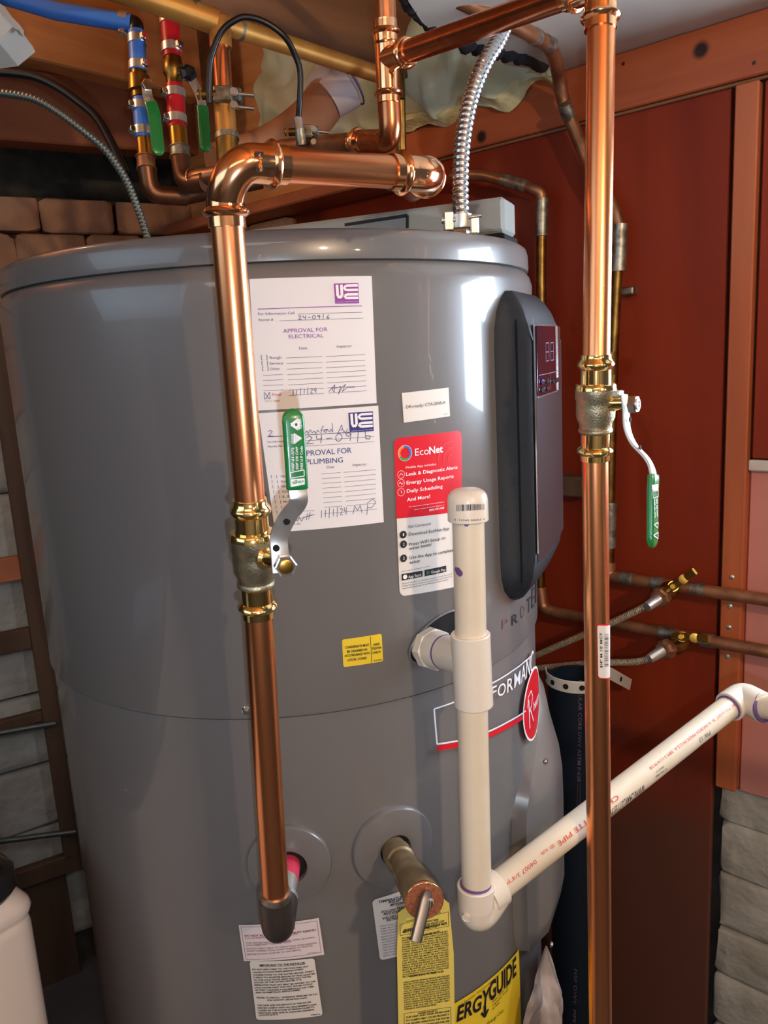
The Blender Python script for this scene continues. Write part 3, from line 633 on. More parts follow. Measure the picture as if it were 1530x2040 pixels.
# yellow drain label
e5 = patch(TANK, [(681, 1274), (760, 1262), (763, 1317), (684, 1329)], 'yellow', 'condensate_label', wh, .002, .0004, 'small yellow condensate label')
P = Print(TANK, (0, 0, 1)); P.line(737.5, 1267, 740, 1320, .0005, 'ink')
for i, t in enumerate(('CONDENSATE MUST', 'BE DRAINED IN', 'ACCORDANCE WITH', 'LOCAL CODES')): w_ = (48, 40, 50, 38)[i]; x = 711-w_/2; P.text(t, x, 1291.5+8.3*i, x+w_, 1291.5+8.3*i-w_*.115, 4.6, 'ink', .03)
for i, t in enumerate(('HAND', 'TIGHTEN', 'ONLY!')): w_ = (13, 19, 16)[i]; x = 749.5-w_/2; P.text(t, x, 1286+8*i, x+w_, 1286+8*i-w_*.13, 4.6, 'ink', .03)
P.text('AX0492', 744, 1317, 760, 1315, 3.2, 'ink'); P.done(e5)
# two installer labels at the bottom
C7 = (450, 1600, .21565)
e6 = patch(TANK, [(475.5, 1842), (635, 1828), (646, 1901), (486, 1914)], 'paper_pink', 'do_not_rotate_label', wh, 0, .0004, 'wide white label with red print, its top behind the dark elbow')
P = Print(TANK, C7)
P.poly([(140, 1138), (840, 1082), (880, 1372), (190, 1440), (140, 1138)], .0004, 'ink_brown')
P.text('IMPORTANT: LEAVE', 355, 1182, 645, 1155, 32, 'ink_red', .01); P.text('DO NOT ROTATE NIPPLE - IT MUST REMAIN', 178, 1228, 830, 1172, 18, 'ink_brown', .03)
for i, t in enumerate(('IN PLACE POSITIONED AND MAKE (MADE UP).', 'THIS WATER HEATER IS EQUIPPED WITH AN INSUL-', 'ATED PERMANENT TUBE AND NIPPLE.', 'DO NOT APPLY HEAT TO THIS FITTING WHEN MAKING', 'SWEAT CONNECTIONS. SWEAT TUBING TO ADAPTER', 'BEFORE FITTING ADAPTER TO THIS NIPPLE.')):
    y = (1250, 1292, 1315, 1345, 1368, 1398)[i]; x1 = (660, 830, 610, 845, 805, 695)[i]; P.text(t, 182+4*i, y, x1, y-(x1-182)*.085, 14, 'ink_brown', .01)
P.text('AX1609-3', 755, 1384, 850, 1376, 10, 'ink_brown'); P.done(e6)
e7 = patch(TANK, [(497, 1914), (626, 1908), (643, 2022), (511, 2031)], 'paper2', 'installer_label', wh, .003, .0004, 'cream label headed important to the installer, below the red printed one')
P = Print(TANK, C7); P.text('IMPORTANT TO THE INSTALLER', 315, 1502, 735, 1478, 19, 'ink', .03); P.line(315, 1508, 735, 1484, .0003, 'ink')
T7 = ['DO NOT APPLY HEAT TO THE COLD AND HOT', 'WATER FITTINGS WHEN MAKING SWEAT', 'CONNECTIONS TO THE WATER HEATER. SWEAT', 'TUBING TO ADAPTER BEFORE FITTING ADAPTER', 'TO THE COLD WATER INLET AND HOT WATER', 'OUTLET OF THE WATER HEATER. IT IS', 'IMPERATIVE THAT NO HEAT BE APPLIED TO THE', 'COLD WATER INLET AND HOT WATER OUTLET', 'AS THEY CONTAIN A NONMETALLIC DIP TUBE', 'AND NONMETALLIC NIPPLE LINERS.', '', 'TESTED TO 300 P.S.I. - WORKING PRESSURE 150 P.S.I.', 'FOR CAPACITY, SEE RATING PLATE', '', 'THE TANK AND WATERWAYS OF THIS WATER', 'HEATER COMPLY WITH ALL REQUIREMENTS AND', 'CODES OF THE STATES OF MASSACHUSETTS,', 'KENTUCKY AND NORTH CAROLINA (GENERAL', 'STATUTE 66-27.1)']
X7 = [765, 720, 815, 828, 790, 700, 828, 804, 812, 690, 0, 850, 750, 0, 790, 840, 820, 820, 485]
for i, t in enumerate(T7):
    if t: x0 = 245+3.4*i+(100 if i == 12 else 0); y = 1536+23.4*i; P.text(t, x0, y+(4 if i else 0), X7[i], y+4-(X7[i]-x0)*.062, 13.5, 'ink', .03)
P.text('AX8677-6', 782, 1955, 872, 1948, 11, 'ink', .02); P.done(e7)
# big yellow energy label at lower right
e8 = patch(TANK, [(763.9, 2055.8), (1033, 1891), (1038.4, 2058.5), (776.9, 2252.7)], 'yellow', 'energy_label', wh, 0, .0004, 'bright yellow energy label with large black lettering, at the foot')
C9 = (660, 1600, .27451); P = Print(TANK, C9)
P.text('EN', 755, 1652, 875, 1595, 84, 'ink', .03)
P.text('ERG', 905, 1582, 1082, 1492, 88, 'ink', .03); P.text('Y', 1080, 1492, 1140, 1455, 90, 'ink', .03); P.text('GUIDE', 1140, 1440, 1338, 1238, 88, 'ink', .03)
P.poly([(1110, 1465), (1112, 1535)], .0042, 'ink'); P.poly([(1085, 1520), (1112, 1548), (1136, 1490)], .0030, 'ink')
P.text('U.S. Government   Federal law prohibits removal of this label before purchase', 930, 1468, 1336, 1108, 12, 'ink')
P.text('Water Heater - Electric', 1165, 1450, 1300, 1300, 12, 'ink'); P.text('Capacity: 65 gal', 1165, 1475, 1280, 1350, 11, 'ink'); P.text('Size: Medium', 1165, 1500, 1220, 1445, 11, 'ink'); P.text('Estimated Yearly Energy Cost', 930, 1740, 1245, 1508, 20, 'ink')
P.done(e8)
# relief valve label behind the yellow tag
e9 = patch(TANK, [(741, 1793), (806, 1772), (822, 1896), (757, 1913)], 'paper2', 'relief_valve_label', wh, .004, .0004, 'white label half hidden by the yellow hanging tag')
P = Print(TANK, C9)
for i, t in enumerate(('TEMPERATURE', 'RELIEF', 'IMPORTANT', 'FOLLOW THESE', 'PROCEDURES FOR', 'VALVES AS', 'INSTRUCTIONS')): x0 = (340, 415, 425, 362, 378, 366, 398)[i]; y = (722, 724, 745, 795, 812, 842, 855)[i]; L = (190, 90, 110, 180, 190, 140, 160)[i]; P.text(t, x0, y, x0+L, y-L*.22, 17, 'ink', .03)
para(P, 352, 895, 540, 1110, 12, 10, -38, 'ink_grey', dxl=22); P.done(e9)
# brand band across the seam
P = Print(TANK, (0, 0, 1), .0006)
def stext(Pp, t, s0_, s1_, z, cap, col, bold=0):
    gv, gf, gw = glyphs(t, bold); Pp.m(col).add([TANK.fwd(s0_+(s1_-s0_)*x/gw, z+y/.72*cap, Pp.off+.0003) for x, y in gv], gf)
def shift(pts, d): return [(x, y+d) for x, y in pts]
btm = [(870, 1482), (912, 1475), (945, 1467), (974, 1456), (1010, 1438), (1046, 1416)]
P.poly([(864, 1412), (905, 1398), (940, 1381), (979, 1361), (1020, 1336), (1045, 1317), (1059, 1305)], .0016, 'ink_white'); P.poly([(864, 1412), (870, 1482)], .0018, 'ink_white'); P.poly(btm, .0018, 'ink_white', .0002)
P.poly(shift(btm, 8.2), .0056, 'eco_red', 0); P.crop = (950, 1150, .1634)
for ch, x0, y0, x1, y1, cp_ in (('P', -110, 1618, -50, 1590, 120), ('E', -20, 1575, 45, 1545, 120), ('R', 75, 1530, 150, 1494, 118), ('F', 172, 1484, 232, 1455, 116), ('O', 246, 1462, 342, 1416, 112), ('R', 362, 1408, 432, 1366, 112), ('M', 447, 1352, 522, 1300, 108), ('A', 530, 1290, 588, 1242, 104), ('N', 594, 1232, 640, 1186, 100), ('C', 645, 1178, 682, 1136, 96), ('E', 690, 1120, 712, 1090, 92))[:-1]: P.text(ch, x0, y0, x1, y1, cp_, 'ink_white', .004)
P.done(wh, 'brand_band')
P = Print(TANK, (950, 1150, .1634), .0006)
for ch, x0, y0, x1, y1, c_ in (('P', 305, 628, 375, 596, 'silver_ink'), ('R', 422, 588, 492, 548, 'ink'), ('O', 528, 508, 578, 472, 'silver_ink'), ('T', 602, 446, 650, 408, 'ink'), ('E', 662, 384, 694, 350, 'ink'), ('R', 706, 318, 738, 280, 'ink')): P.text(ch, x0, y0, x1, y1, 84, c_)
P.done(wh, 'model_lettering')
ov = MB(); so, zo = .3475, 1.0925
def oval(k, off): return [TANK.fwd(so+.0405*k*math.cos(t), zo+.0415*k*math.sin(t), off) for t in [2*PI*i/40 for i in range(40)]]
ov.loft([oval(1, .0008), oval(.75, .0008), oval(.5, .0008), oval(.25, .0008), oval(.02, .0008)], cap=False); bdg = ov.build('oval_badge', 'eco_red', wh, False, label='red oval badge with pale script')
MB().loft([oval(1.03, .0007), oval(1.03, .0012), oval(.97, .0012)], cap=False).build('badge_rim', 'ink_white', bdg, False)
P = Print(TANK, (0, 0, 1), .0012)
def spoly(pts, wd): 
    for a, b in zip(pts, pts[1:]): P.strip(a, b, wd, 'ink_white')
spoly([(so-.022, zo+.014), (so-.020, zo-.022)], .0022); spoly([(so-.027, zo+.006), (so-.024, zo+.018), (so-.012, zo+.021), (so-.006, zo+.012), (so-.012, zo+.002), (so-.020, zo-.001)], .0018); spoly([(so-.016, zo-.001), (so-.004, zo-.020)], .002)
stext(P, 'heem', so-.004, so+.030, zo-.008, .012, 'ink_white', .01); P.done(bdg)

# ------------------------------------------------------------------ piping helpers
R34 = .0111
def press(A, d, r=R34, L=.030, flip=False):                                              # profile of a press socket: opens at A, runs along d
    return MB().lathe(A, d, [(-.0001, r), (0, r+.0014), (.0062, r+.0014), (.0070, r+.0028), (.0082, r+.0042), (.0096, r+.0046), (.0112, r+.0036), (.0124, r+.0016), (.018, r+.0012), (L, r+.0012), (L+.002, r+.0002)], 32)
def torus(A, d, R, r, n=28):
    return MB().lathe(A, d, [(r*math.sin(t), R+r*math.cos(t)) for t in [PI*(-.98+1.96*i/10) for i in range(11)]], n, False)
def sleeve(A, B, r, m, parent, name='coupling', bead=0):
    A, B = V(A), V(B); L = (B-A).length
    return MB().lathe(A, B-A, [(0, r*.9), (0, r), (L*.04, r+bead), (L*.1, r+bead), (L*.14, r), (L*.86, r), (L*.9, r+bead), (L*.96, r+bead), (L, r), (L, r*.9)], 24).build(name, m, parent)
def pipe(pts, r, m, parent, name='pipe', n=24): return MB().tube(pts, r, n).build(name, m, parent)
def hose_clamp(c, d, r, parent, side, m='steel'):
    c, d = V(c), V(d).normalized(); h = .0055
    MB().lathe(c-d*h, d, [(0, r), (0, r+.0011), (2*h, r+.0011), (2*h, r)], 24, False).build('hose_clamp', m, parent)
    s_ = V(side).normalized(); s_ = (s_-d*s_.dot(d)).normalized(); MB().box(c+s_*(r+.003), s_*.0035, d*h*.8, s_.cross(d)*.005, .001).build('clamp_screw', 'steel_hi', parent)
def ball_valve(A, B, parent, r=R34, k=1.0):                                              # press ball valve between A (top) and B
    A, B = V(A), V(B); d = (B-A).normalized(); L = (B-A).length; s = L/.0905
    P_ = lambda l: [(t*s, q) for t, q in l]
    MB().lathe(A, d, P_([(-.0001, r), (0, r+.0012), (.0035, r+.0014), (.0060, r+.0034), (.0078, r+.0042), (.0098, r+.0038), (.0125, r+.0014), (.0240, r+.0016)]), 36).build('press_socket', 'brass', parent)
    MB().lathe(A, d, P_([(.0238, r), (.0240, r+.0046), (.0252, r+.0056), (.0290, r+.0060)]), 36).build('valve_flange', 'brass', parent)
    MB().lathe(A, d, P_([(.0285, r), (.0285, r+.0058), (.0370, r+.0058), (.0385, r+.0049), (.0440, r+.0050), (.0530, r+.0048), (.0585, r+.0024), (.0620, r+.0022), (.0630, r+.0030), (.0650, r+.0030), (.0662, r+.0016), (.0675, r)]), 36).build('valve_body', 'brass_cast', parent)
    MB().lathe(A, d, P_([(.0670, r), (.0670, r+.0010), (.0780, r+.0010), (.0800, r+.0036), (.0820, r+.0042), (.0838, r+.0034), (.0855, r+.0012), (.0903, r+.0012), (.0905, r)]), 36).build('press_socket', 'brass', parent)
    return A+d*L*.46, d
def rr(w, t, n=4, e=.35):                                                                # rounded rectangle profile w x t
    pts = []; r = min(w, t)*e
    for cx, cy, a0 in ((w/2-r, t/2-r, 0), (-w/2+r, t/2-r, 1), (-w/2+r, -t/2+r, 2), (w/2-r, -t/2+r, 3)):
        for i in range(n+1): a = (a0+i/n)*PI/2; pts.append((cx+r*math.cos(a), cy+r*math.sin(a)))
    return pts
def lever(name, pts, nrm, parent, grip_from, w=.0125, gw=.0150, gt=.0062, holes=()):
    pts = [V(p) for p in pts]; sp = spline(pts, 8); k = next(i for i, p in enumerate(sp) if (p-pts[grip_from]).length < 1e-6)
    lv_ = MB().sweep(sp[:k+3], rr(w, .0026, 2, .3), nrm).build(name, 'steel', parent, ang=30)
    g = sp[k:]; n = len(g); sc_ = [1]*n
    ext = [g[0]]+g
    tip = (g[-1]-g[-2]).normalized(); full = g+[g[-1]+tip*(gw*.5*math.sin(a)) for a in (.35, .7, 1.0, 1.3, 1.5)]; scl = [1]*n+[math.cos(a) for a in (.35, .7, 1.0, 1.3, 1.5)]
    gr = MB().sweep([full[0]-(full[1]-full[0]).normalized()*.0004]+full, rr(gw, gt, 4, .42), nrm, True, [.86]+scl).build('grip', 'green', lv_, ang=60)
    return lv_, full
def hexnut(A, d, r, L, m, parent, name='nut'):
    return MB().lathe(A, d, [(0, r*.94), (L*.12, r), (L*.85, r), (L, r*.88)], 6, True, .3).build(name, m, parent, False)

# ------------------------------------------------------------------ copper riser in front of the heater, left
cr = thing('copper_riser', 'bright copper pipe with elbow and green levered valve in front of the paper sheets', 'pipe', at(551, 1760, .645))
a1 = at(453, 453, .5235); a2 = at(497, 994, .572); a3 = at(515, 1228, .600); a4 = at(549, 1790, .658); ec = at(444, 322, .513)
u1 = (a2-a1).normalized()
h0 = at(567, 329.5, .5235); h1 = at(778, 343, .566); hd = (h1-h0).normalized()
pipe([a1-u1*.004, a2+u1*.01], R34, 'copper', cr, n=40); pipe([a3-(a4-a3).normalized()*.01, a4], R34, 'copper', cr, n=40); pipe([h0-hd*.004, h1+hd*.01], R34, 'copper', cr, n=40)
ec = h0-hd*(h0-at(444, 322, .515)).length
# elbow: curved body plus two press sockets
pe0 = a1-u1*.012; pe1 = h0-hd*.012
press(a1+u1*.000, -u1, L=.020).build('press_socket', 'copper_fit', cr); press(h0, -hd, L=.020).build('press_socket', 'copper_fit', cr)
X_ = ec; bend = [a1-u1*.012]+bez(a1-u1*.0165, X_, h0-hd*.0215, 22)+[h0-hd*.012]
MB().tube(bend, R34+.0013, 40).build('elbow', 'copper_fit', cr)
# far elbow turning away from the viewer
press(h1, hd, L=.024).build('press_socket', 'copper_fit', cr)
c0 = h1+hd*.022; cc = c0+hd*.011; bk = (at(816, 388, 1.0)-cc).normalized()
MB().tube([c0-hd*.006]+bez(c0, cc+hd*.002, cc+bk*.020, 16), R34+.0013, 40).build('elbow', 'copper_fit', cr)
press(cc+bk*.046, -bk, L=.024).build('press_socket', 'copper_fit', cr)
pipe([cc+bk*.04, cc+bk*.34], R34, 'copper_mid', cr)
rod = Rod(h0, h0-hd*.02, R34+.0020); P = Print(rod, (400, 270, .15686), .0002)
P.fill([(680, 200), (796, 210), (804, 465), (700, 460)], 'ink', 0); P.off += .0003; P.text('viega', 722, 232, 745, 455, 44, 'ink_orange', .02); P.done(cr)
vm, vd = ball_valve(a2, a3, cr)
# stem, lever and nut
n15 = V((.30, -1, -.05)).normalized(); st = at(563, 1122, .560)
MB().lathe(lerp(vm, st, .25), st-vm, [(0, .0085), (.008, .0085), (.010, .006), ((st-vm).length*.70, .0055)], 20).build('valve_stem', 'brass', cr)
lp = [at(560, 1140, .5585), at(557, 1100, .5575), at(556, 1068, .5555), at(573, 1030, .549), at(594, 1000, .5408), at(592.5, 974, .5385), at(588, 900, .535), at(583.5, 836, .532)]
lv1, path1 = lever('lever', lp, n15, cr, 5, w=.0128)
nb = at(566, 1123, .556)
hexnut(nb+n15*.001, n15, .0080, .0068, 'steel_hi', lv1); MB().lathe(nb+n15*.0075, n15, [(0, .0052), (.0012, .0050), (.0016, .0040)], 20).build('stem_end', 'brass_gold', lv1)
for (x, y) in ((550, 1092), (571, 1039)):
    c = at(x, y, .5545 if y > 1060 else .5495); MB().lathe(c, n15, [(0, .0024), (.0009, .0024), (.0009, .0001)], 16).build('lever_hole', 'void', lv1)
gt_ = (lp[7]-lp[5]).normalized(); gn_ = (n15-gt_*n15.dot(gt_)).normalized(); gp_ = Plane(lp[6]+gn_*.0034, gn_); P = Print(gp_, (550, 790, .18634), .0002)
P.fill([(158, 885), (305, 872), (307, 938), (160, 968)], 'ink_white', -.00005); P.poly([(152, 812), (298, 784), (300, 850), (156, 872), (152, 812)], .0006, 'ink_white')
P.text('viega', 298, 890, 172, 912, 38, 'ink_green', .02)
for t, x, y0, y1 in (('NSF-61-372', 192, 790, 545), ('250F 250 CWP', 236, 782, 535), ('NSE U P Code', 285, 775, 530)): P.text(t, x, y0, x-3, y1, 26, 'ink_white', .02)
P.poly([(160, 300), (240, 240), (240, 352), (160, 300)], .0016, 'ink_white'); P.disc(215, 300, .0018, 'ink_white', 0, .0010)
for i in range(5): P.line(196+i*16, 395+i*10, 196+i*16, 505-i*12, .0014, 'ink_white')
P.text('open', 270, 345, 268, 245, 22, 'ink_white', .02); P.text('close', 178, 505, 176, 400, 22, 'ink_white', .02); P.done(lv1)
# lower elbow into the tank
dn = (a4-a3).normalized()
MB().lathe(a4-dn*.006, dn, [(0, R34+.0003), (0, R34+.0016), (.004, R34+.0022), (.007, R34+.0012)], 32).build('solder_ring', 'solder', cr)
b1 = a4+dn*.026; bc = V((cL.x, cL.y, b1.z)); inn = (V((TC.x, TC.y, 0))-V((cL.x, cL.y, 0))).normalized()
MB().tube(fillet([a4-dn*.001, a4+dn*.034, lerp(a4+dn*.034, cL+V((0, 0, .0)), .42)], .03, 10), R34+.0024, 32).build('lower_elbow', 'boot', cr)
ne = cL+inn*.02; ns = lerp(a4+dn*.034, cL, .38)
MB().lathe(ns, ne-ns, [(0, R34+.0018), (.010, R34+.0018), (.010, R34-.0005), ((cL-ns).length*.62, R34-.0005)], 28).build('nipple', 'steel', cr)
MB().lathe(lerp(ns, cL, .58), ne-ns, [(0, R34), ((ne-ns).length*.45, R34)], 28).build('nipple_liner', 'red_nipple', cr)

# ------------------------------------------------------------------ copper drop on the right
cp = thing('copper_drop', 'long bright copper pipe right of the heater, with brass valve and barcode sticker', 'pipe', at(1196, 2060, .80))
t0 = at(1199, -40, .618); t1 = at(1188, 706, .652); t2 = at(1185.5, 917, .676); t3 = at(1197, 2120, .80)
td = (t1-t0).normalized(); tj = at(1196, 60, .622)
pipe([t0, t1+td*.01], R34, 'copper', cp, n=40); pipe([t2-(t3-t2).normalized()*.01, t3], R34, 'copper', cp, n=40)
press(tj, -td, L=.05).build('press_socket', 'copper_fit', cp)
vm2, vd2 = ball_valve(t1, t2, cp)
n2 = V((.80, -.60, .05)).normalized(); st2 = at(1247, 803, .648)
MB().lathe(lerp(vm2, st2, .3), st2-vm2, [(0, .0085), (.006, .0085), (.008, .0065), ((st2-vm2).length*.66, .0060)], 20).build('valve_stem', 'brass', cp)
lp = [at(1243, 786, .6480), at(1247, 815, .6480), at(1249, 852, .6480), at(1262, 884, .6445), at(1290, 916, .637), at(1301, 946, .633), at(1300, 985, .633), at(1300, 1030, .633), at(1299.5, 1074, .633)]
lv2, path2 = lever('lever', lp, n2, cp, 5, w=.0120, gw=.0146)
nb2 = at(1254, 806, .644); hexnut(nb2, n2, .0078, .0066, 'steel_hi', lv2); MB().lathe(nb2+n2*.0064, n2, [(0, .0050), (.0012, .0048), (.0014, .0030), (.0004, .0028)], 20).build('stem_end', 'steel', lv2)
for (x, y, d_) in ((1254.5, 836, .6462), (1274, 892, .6395)): MB().lathe(at(x, y, d_), n2, [(0, .0022), (.0009, .0022), (.0009, .0001)], 16).build('lever_hole', 'void', lv2)
MB().box(lerp(vm2, st2, .62)+V((0, 0, .008)), n2*.006, V((0, 0, .0025)), n2.cross(V((0, 0, 1)))*.006, .001).build('stop_tab', 'steel', lv2)
gt_ = (lp[8]-lp[6]).normalized(); gn_ = (n2-gt_*n2.dot(gt_)).normalized(); gp2 = Plane(lp[7]+gn_*.0034, gn_); P = Print(gp2, (1040, 480, .32026), .0002)
P.fill([(808, 1518), (846, 1512), (846, 1548), (810, 1552)], 'ink_white'); P.poly([(812, 1558), (846, 1550), (846, 1590), (814, 1600), (812, 1558)], .0005, 'ink_white')
P.text('NSF-61-372', 818, 1610, 822, 1722, 7, 'ink_white', .01); P.text('250F 250 CWP', 832, 1604, 836, 1716, 7, 'ink_white', .01); P.poly([(820, 1765), (846, 1750), (842, 1785), (820, 1765)], .0008, 'ink_white'); P.poly([(816, 1832), (845, 1812), (844, 1852), (816, 1832)], .0008, 'ink_white'); P.done(lv2)
# barcode sticker on the pipe
rod = Rod(t2, t3, R34)
q_ = [(1190, 1245), (1214.5, 1244), (1214.5, 1349), (1192, 1349)]
stk = patch(rod, [(1189, 1242), (1215, 1241), (1215, 1351), (1191, 1351)], 'eco_red', 'barcode_sticker', cp, .003, .0002); patch(rod, q_, 'paper2', 'sticker_face', stk, .002, .0004)
P = Print(rod, (1040, 1080, .32026), .0007); P.text('3/4" M 10\' MCT', 498, 780, 496, 560, 14, 'ink', .02)
rb2 = random.Random(2); y = 572
while y < 775: wd = rb2.choice((2, 3, 5)); P.line(510, y, 534, y-1, wd*.00013, 'ink'); y += wd+rb2.choice((3, 5))
P.done(stk)

# ------------------------------------------------------------------ PVC drain
pv = thing('drain_pipe', 'cream plastic condensate drain with capped standpipe and long slanting leg', 'pipe', at(955, 1790, .70))
v0 = at(932, 1005, .653); v1 = at(950, 1790, .716); vdir = (v1-v0).normalized(); R_ = .01335
tt = at(938, 1262, .672); tbm = at(943, 1392, .684)
pipe([v0, v1], R_, 'pvc', pv, n=40)
capA = at(932.5, 1037, .655); cdir = -vdir
MB().lathe(capA, cdir, [(0, R_), (0, R_+.0032), (.0006, R_+.0036), (.017, R_+.0034), (.0215, R_+.0026), (.0245, R_+.0004), (.0265, R_-.003), (.0272, R_-.009)], 40).build('end_cap', 'pvc_fit', pv, ang=30)
P = Print(Rod(capA, capA+cdir, R_+.0036), C6, .0002)
x = 622; rb2 = random.Random(5)
while x < 848: wd = rb2.choice((1, 2, 3, 4)); P.line(x, 1098-(x-622)*.03, x+1, 1152-(x-622)*.06, wd*.00016, 'ink'); x += wd*1.6+rb2.choice((3, 4, 6))
P.text('6  11942 03053  4', 604, 1226, 846, 1222, 15, 'ink'); P.done(pv)
tr_top = at(937, 1262, .672); tr_bot = at(944, 1404, .686); L = (tr_bot-tr_top).length
MB().lathe(tr_top, tr_bot-tr_top, [(0, R_), (0, R_+.0030), (.0008, R_+.0036), (L*.62, R_+.0034), (L*.625, R_+.0028), (L*.63, R_+.0033), (L-.0008, R_+.0036), (L, R_+.003), (L, R_)], 44).build('tee', 'pvc_fit', pv, ang=30)
tm = lerp(tr_top, tr_bot, .36); ho = TANK.fwd(a0+.002, b0-.002, 0)
br = (ho-tm); L2 = br.length
MB().lathe(tm+br.normalized()*.004, br, [(0, R_+.0026), (L2*.46, R_+.0026), (L2*.50, R_+.0026)], 36).build('tee_branch', 'pvc_fit', pv)
MB().lathe(tm+br*.50, br, [(0, R_+.003), (.0018, R_+.003)], 36).build('primer_ring', 'primer', pv)
MB().lathe(tm+br*.515, br, [(0, R_+.0018), (.004, R_+.0030), (.013, R_+.0040), (.018, R_+.0044)], 36).build('adapter', 'pvc_fit', pv)
MB().lathe(tm+br*.515+br.normalized()*.018, br, [(0, R_+.0030), (.001, R_+.0062), (.011, R_+.0070), (.012, R_+.005)], 8).build('hex_adapter', 'pvc_fit', pv, False)
MB().lathe(tm+br*.515+br.normalized()*.029, br, [(0, R_+.0022), (.003, R_+.002), (.0035, R_+.003), (.006, R_+.003), (.0065, R_+.002), (.012, R_+.002)], 30).build('thread', 'pvc', pv)
w1 = at(972, 1782, .722); w2 = at(1458, 1404, .905); wdn = (w2-w1).normalized(); ecn = at(945, 1812, .722)
pipe([w1, w2], R_, 'pvc', pv, n=40)
MB().lathe(at(948, 1762, .713), vdir, [(0, R_), (0, R_+.0030), (.0008, R_+.0037), (.020, R_+.0034)], 40).build('elbow_hub', 'pvc_fit', pv)
MB().lathe(at(947.6, 1758, .7126), vdir, [(0, R_), (0, R_+.0006), (.0026, R_+.0008), (.0026, R_)], 40).build('primer_ring', 'primer', pv)
hb = w1+wdn*.014
MB().lathe(hb, -wdn, [(0, R_), (0, R_+.0030), (.0008, R_+.0037), (.016, R_+.0034)], 40).build('elbow_hub', 'pvc_fit', pv)
MB().tube(fillet([at(948, 1768, .714), at(948.5, 1829, .7235), hb-wdn*.004], .022, 14), R_+.0034, 40).build('elbow', 'pvc_fit', pv)
MB().lathe(at(929, 1829, .7035), V((-.45, -1, -.1)), [(-.003, .0040), (.0006, .0040), (.0007, .0034), (.0003, .0030), (.0003, .0005)], 24).build('mould_mark', 'pvc_fit', pv)
# far elbow near the wall
ed = (at(1600, 1412, .86)-at(1500, 1403, .90)).normalized(); f0 = at(1486, 1405, .905)
MB().lathe(w2-wdn*.006, wdn, [(0, R_), (0, R_+.0030), (.0008, R_+.0040), (.014, R_+.0038)], 40).build('elbow_hub', 'pvc_fit', pv)
MB().lathe(w2-wdn*.0085, wdn, [(0, R_), (0, R_+.0010), (.004, R_+.0014), (.004, R_)], 40).build('primer_ring', 'primer', pv)
fe = at(1480, 1388, .915); MB().tube(fillet([w2+wdn*.004, fe, at(1522, 1410, .885)], .022, 12), R_+.0037, 40).build('elbow', 'pvc_fit', pv)
g0 = at(1518, 1408, .8875); g1 = at(1700, 1428, .80); g1 = g0+(g1-g0).normalized()*.75
pipe([g0, g1], R_, 'pvc', pv); MB().lathe(at(1519, 1408.5, .887), g1-g0, [(0, R_+.0036), (.002, R_+.0037), (.0025, R_)], 36).build('primer_ring', 'primer', pv)
# lettering on the slanting leg
rod = Rod(w1, w2, R_); C8 = (1040, 1380, .32343); P = Print(rod, C8, .0003)
P.text('CHARLOTTE PIPE', 582, 628, 212, 922, 30, 'ink_red'); P.text('®', 192, 928, 165, 950, 22, 'ink_red'); P.text('PLPR', 150, 958, 110, 988, 18, 'ink_red')
P.text('GRC 7/11 # EXT 35 16 04/28/24 MADE IN U.S.A. 38M 3-11/4 M 08', 1315, 55, 780, 460, 20, 'ink_red')
P.text('WWW.CHARLOTTEPIPE.COM', 752, 560, 485, 765, 30, 'ink')
x = 918; rb2 = random.Random(9)
while x > 812: wd = rb2.choice((2, 3, 5)); yy = 480+(918-x)*.74; P.line(x, yy, x, yy+44, wd*.00022, 'ink'); x -= wd+rb2.choice((3, 5))
x = 1165
while x > 1100: wd = rb2.choice((2, 4, 6)); yy = 275+(1165-x)*.72; P.line(x, yy, x, yy+28, wd*.00022, 'ink'); x -= wd+rb2.choice((3, 6))
P.text('PW 17', 1155, 232, 1085, 282, 22, 'ink_grey'); P.text('0 11942 04800', 888, 462, 820, 512, 10, 'ink'); P.text('PIPE 3/4 X 10', 868, 450, 822, 486, 10, 'ink')
P.crop = C9; P.text('04007', 1478, 408, 1375, 492, 30, 'ink_red'); P.text('3/4"PVC', 1362, 502, 1205, 605, 30, 'ink_red'); P.done(pv)
P = Print(Rod(v0, v1, R_), C6, .0003)
P.disc(632, 1645, .0032, 'primer'); P.disc(645, 1660, .0030, 'primer'); P.disc(618, 1632, .0022, 'primer'); P.disc(700, 1258, .002, 'primer'); P.done(pv, 'primer_smudge')

# ------------------------------------------------------------------ relief valve and its tag
rv = thing('relief_valve', 'brass relief valve with copper disc and steel test lever, above the yellow tag', 'valve', cRr)
r0 = cRr-dR*.02; r1 = at(842, 1788, .682); rd = (r1-r0).normalized(); Lr = (r1-r0).length
MB().lathe(r0, rd, [(0, .0120), (.035, .0120), (.036, .0138), (.050, .0140), (.052, .0122), (Lr*.55, .0128), (Lr*.75, .0150), (Lr*.93, .0162), (Lr-.002, .0165), (Lr, .0155)], 32).build('valve_body', 'bronze', rv)
for f in (.5, .72): 
    for sgn in (-1, 1): MB().box(r0+rd*Lr*f+V((sgn*.012, -.003, .004)), V((.0022, 0, 0)), rd*.008, V((0, .004, 0)), .001).build('valve_rib', 'bronze', rv, False)
fd = V((.10, -1, .10)).normalized(); fc = at(845, 1793, .674)
MB().lathe(fc-fd*.001, fd, [(0, .0166), (.002, .0168), (.0028, .0160)], 40).build('name_disc', 'copper_disc', rv)
torus(fc+fd*.001, fd, .0160, .0008).build('disc_rim', 'brass', rv)
P = Print(Plane(fc+fd*.0019, fd), (0, 0, 1), .0002)
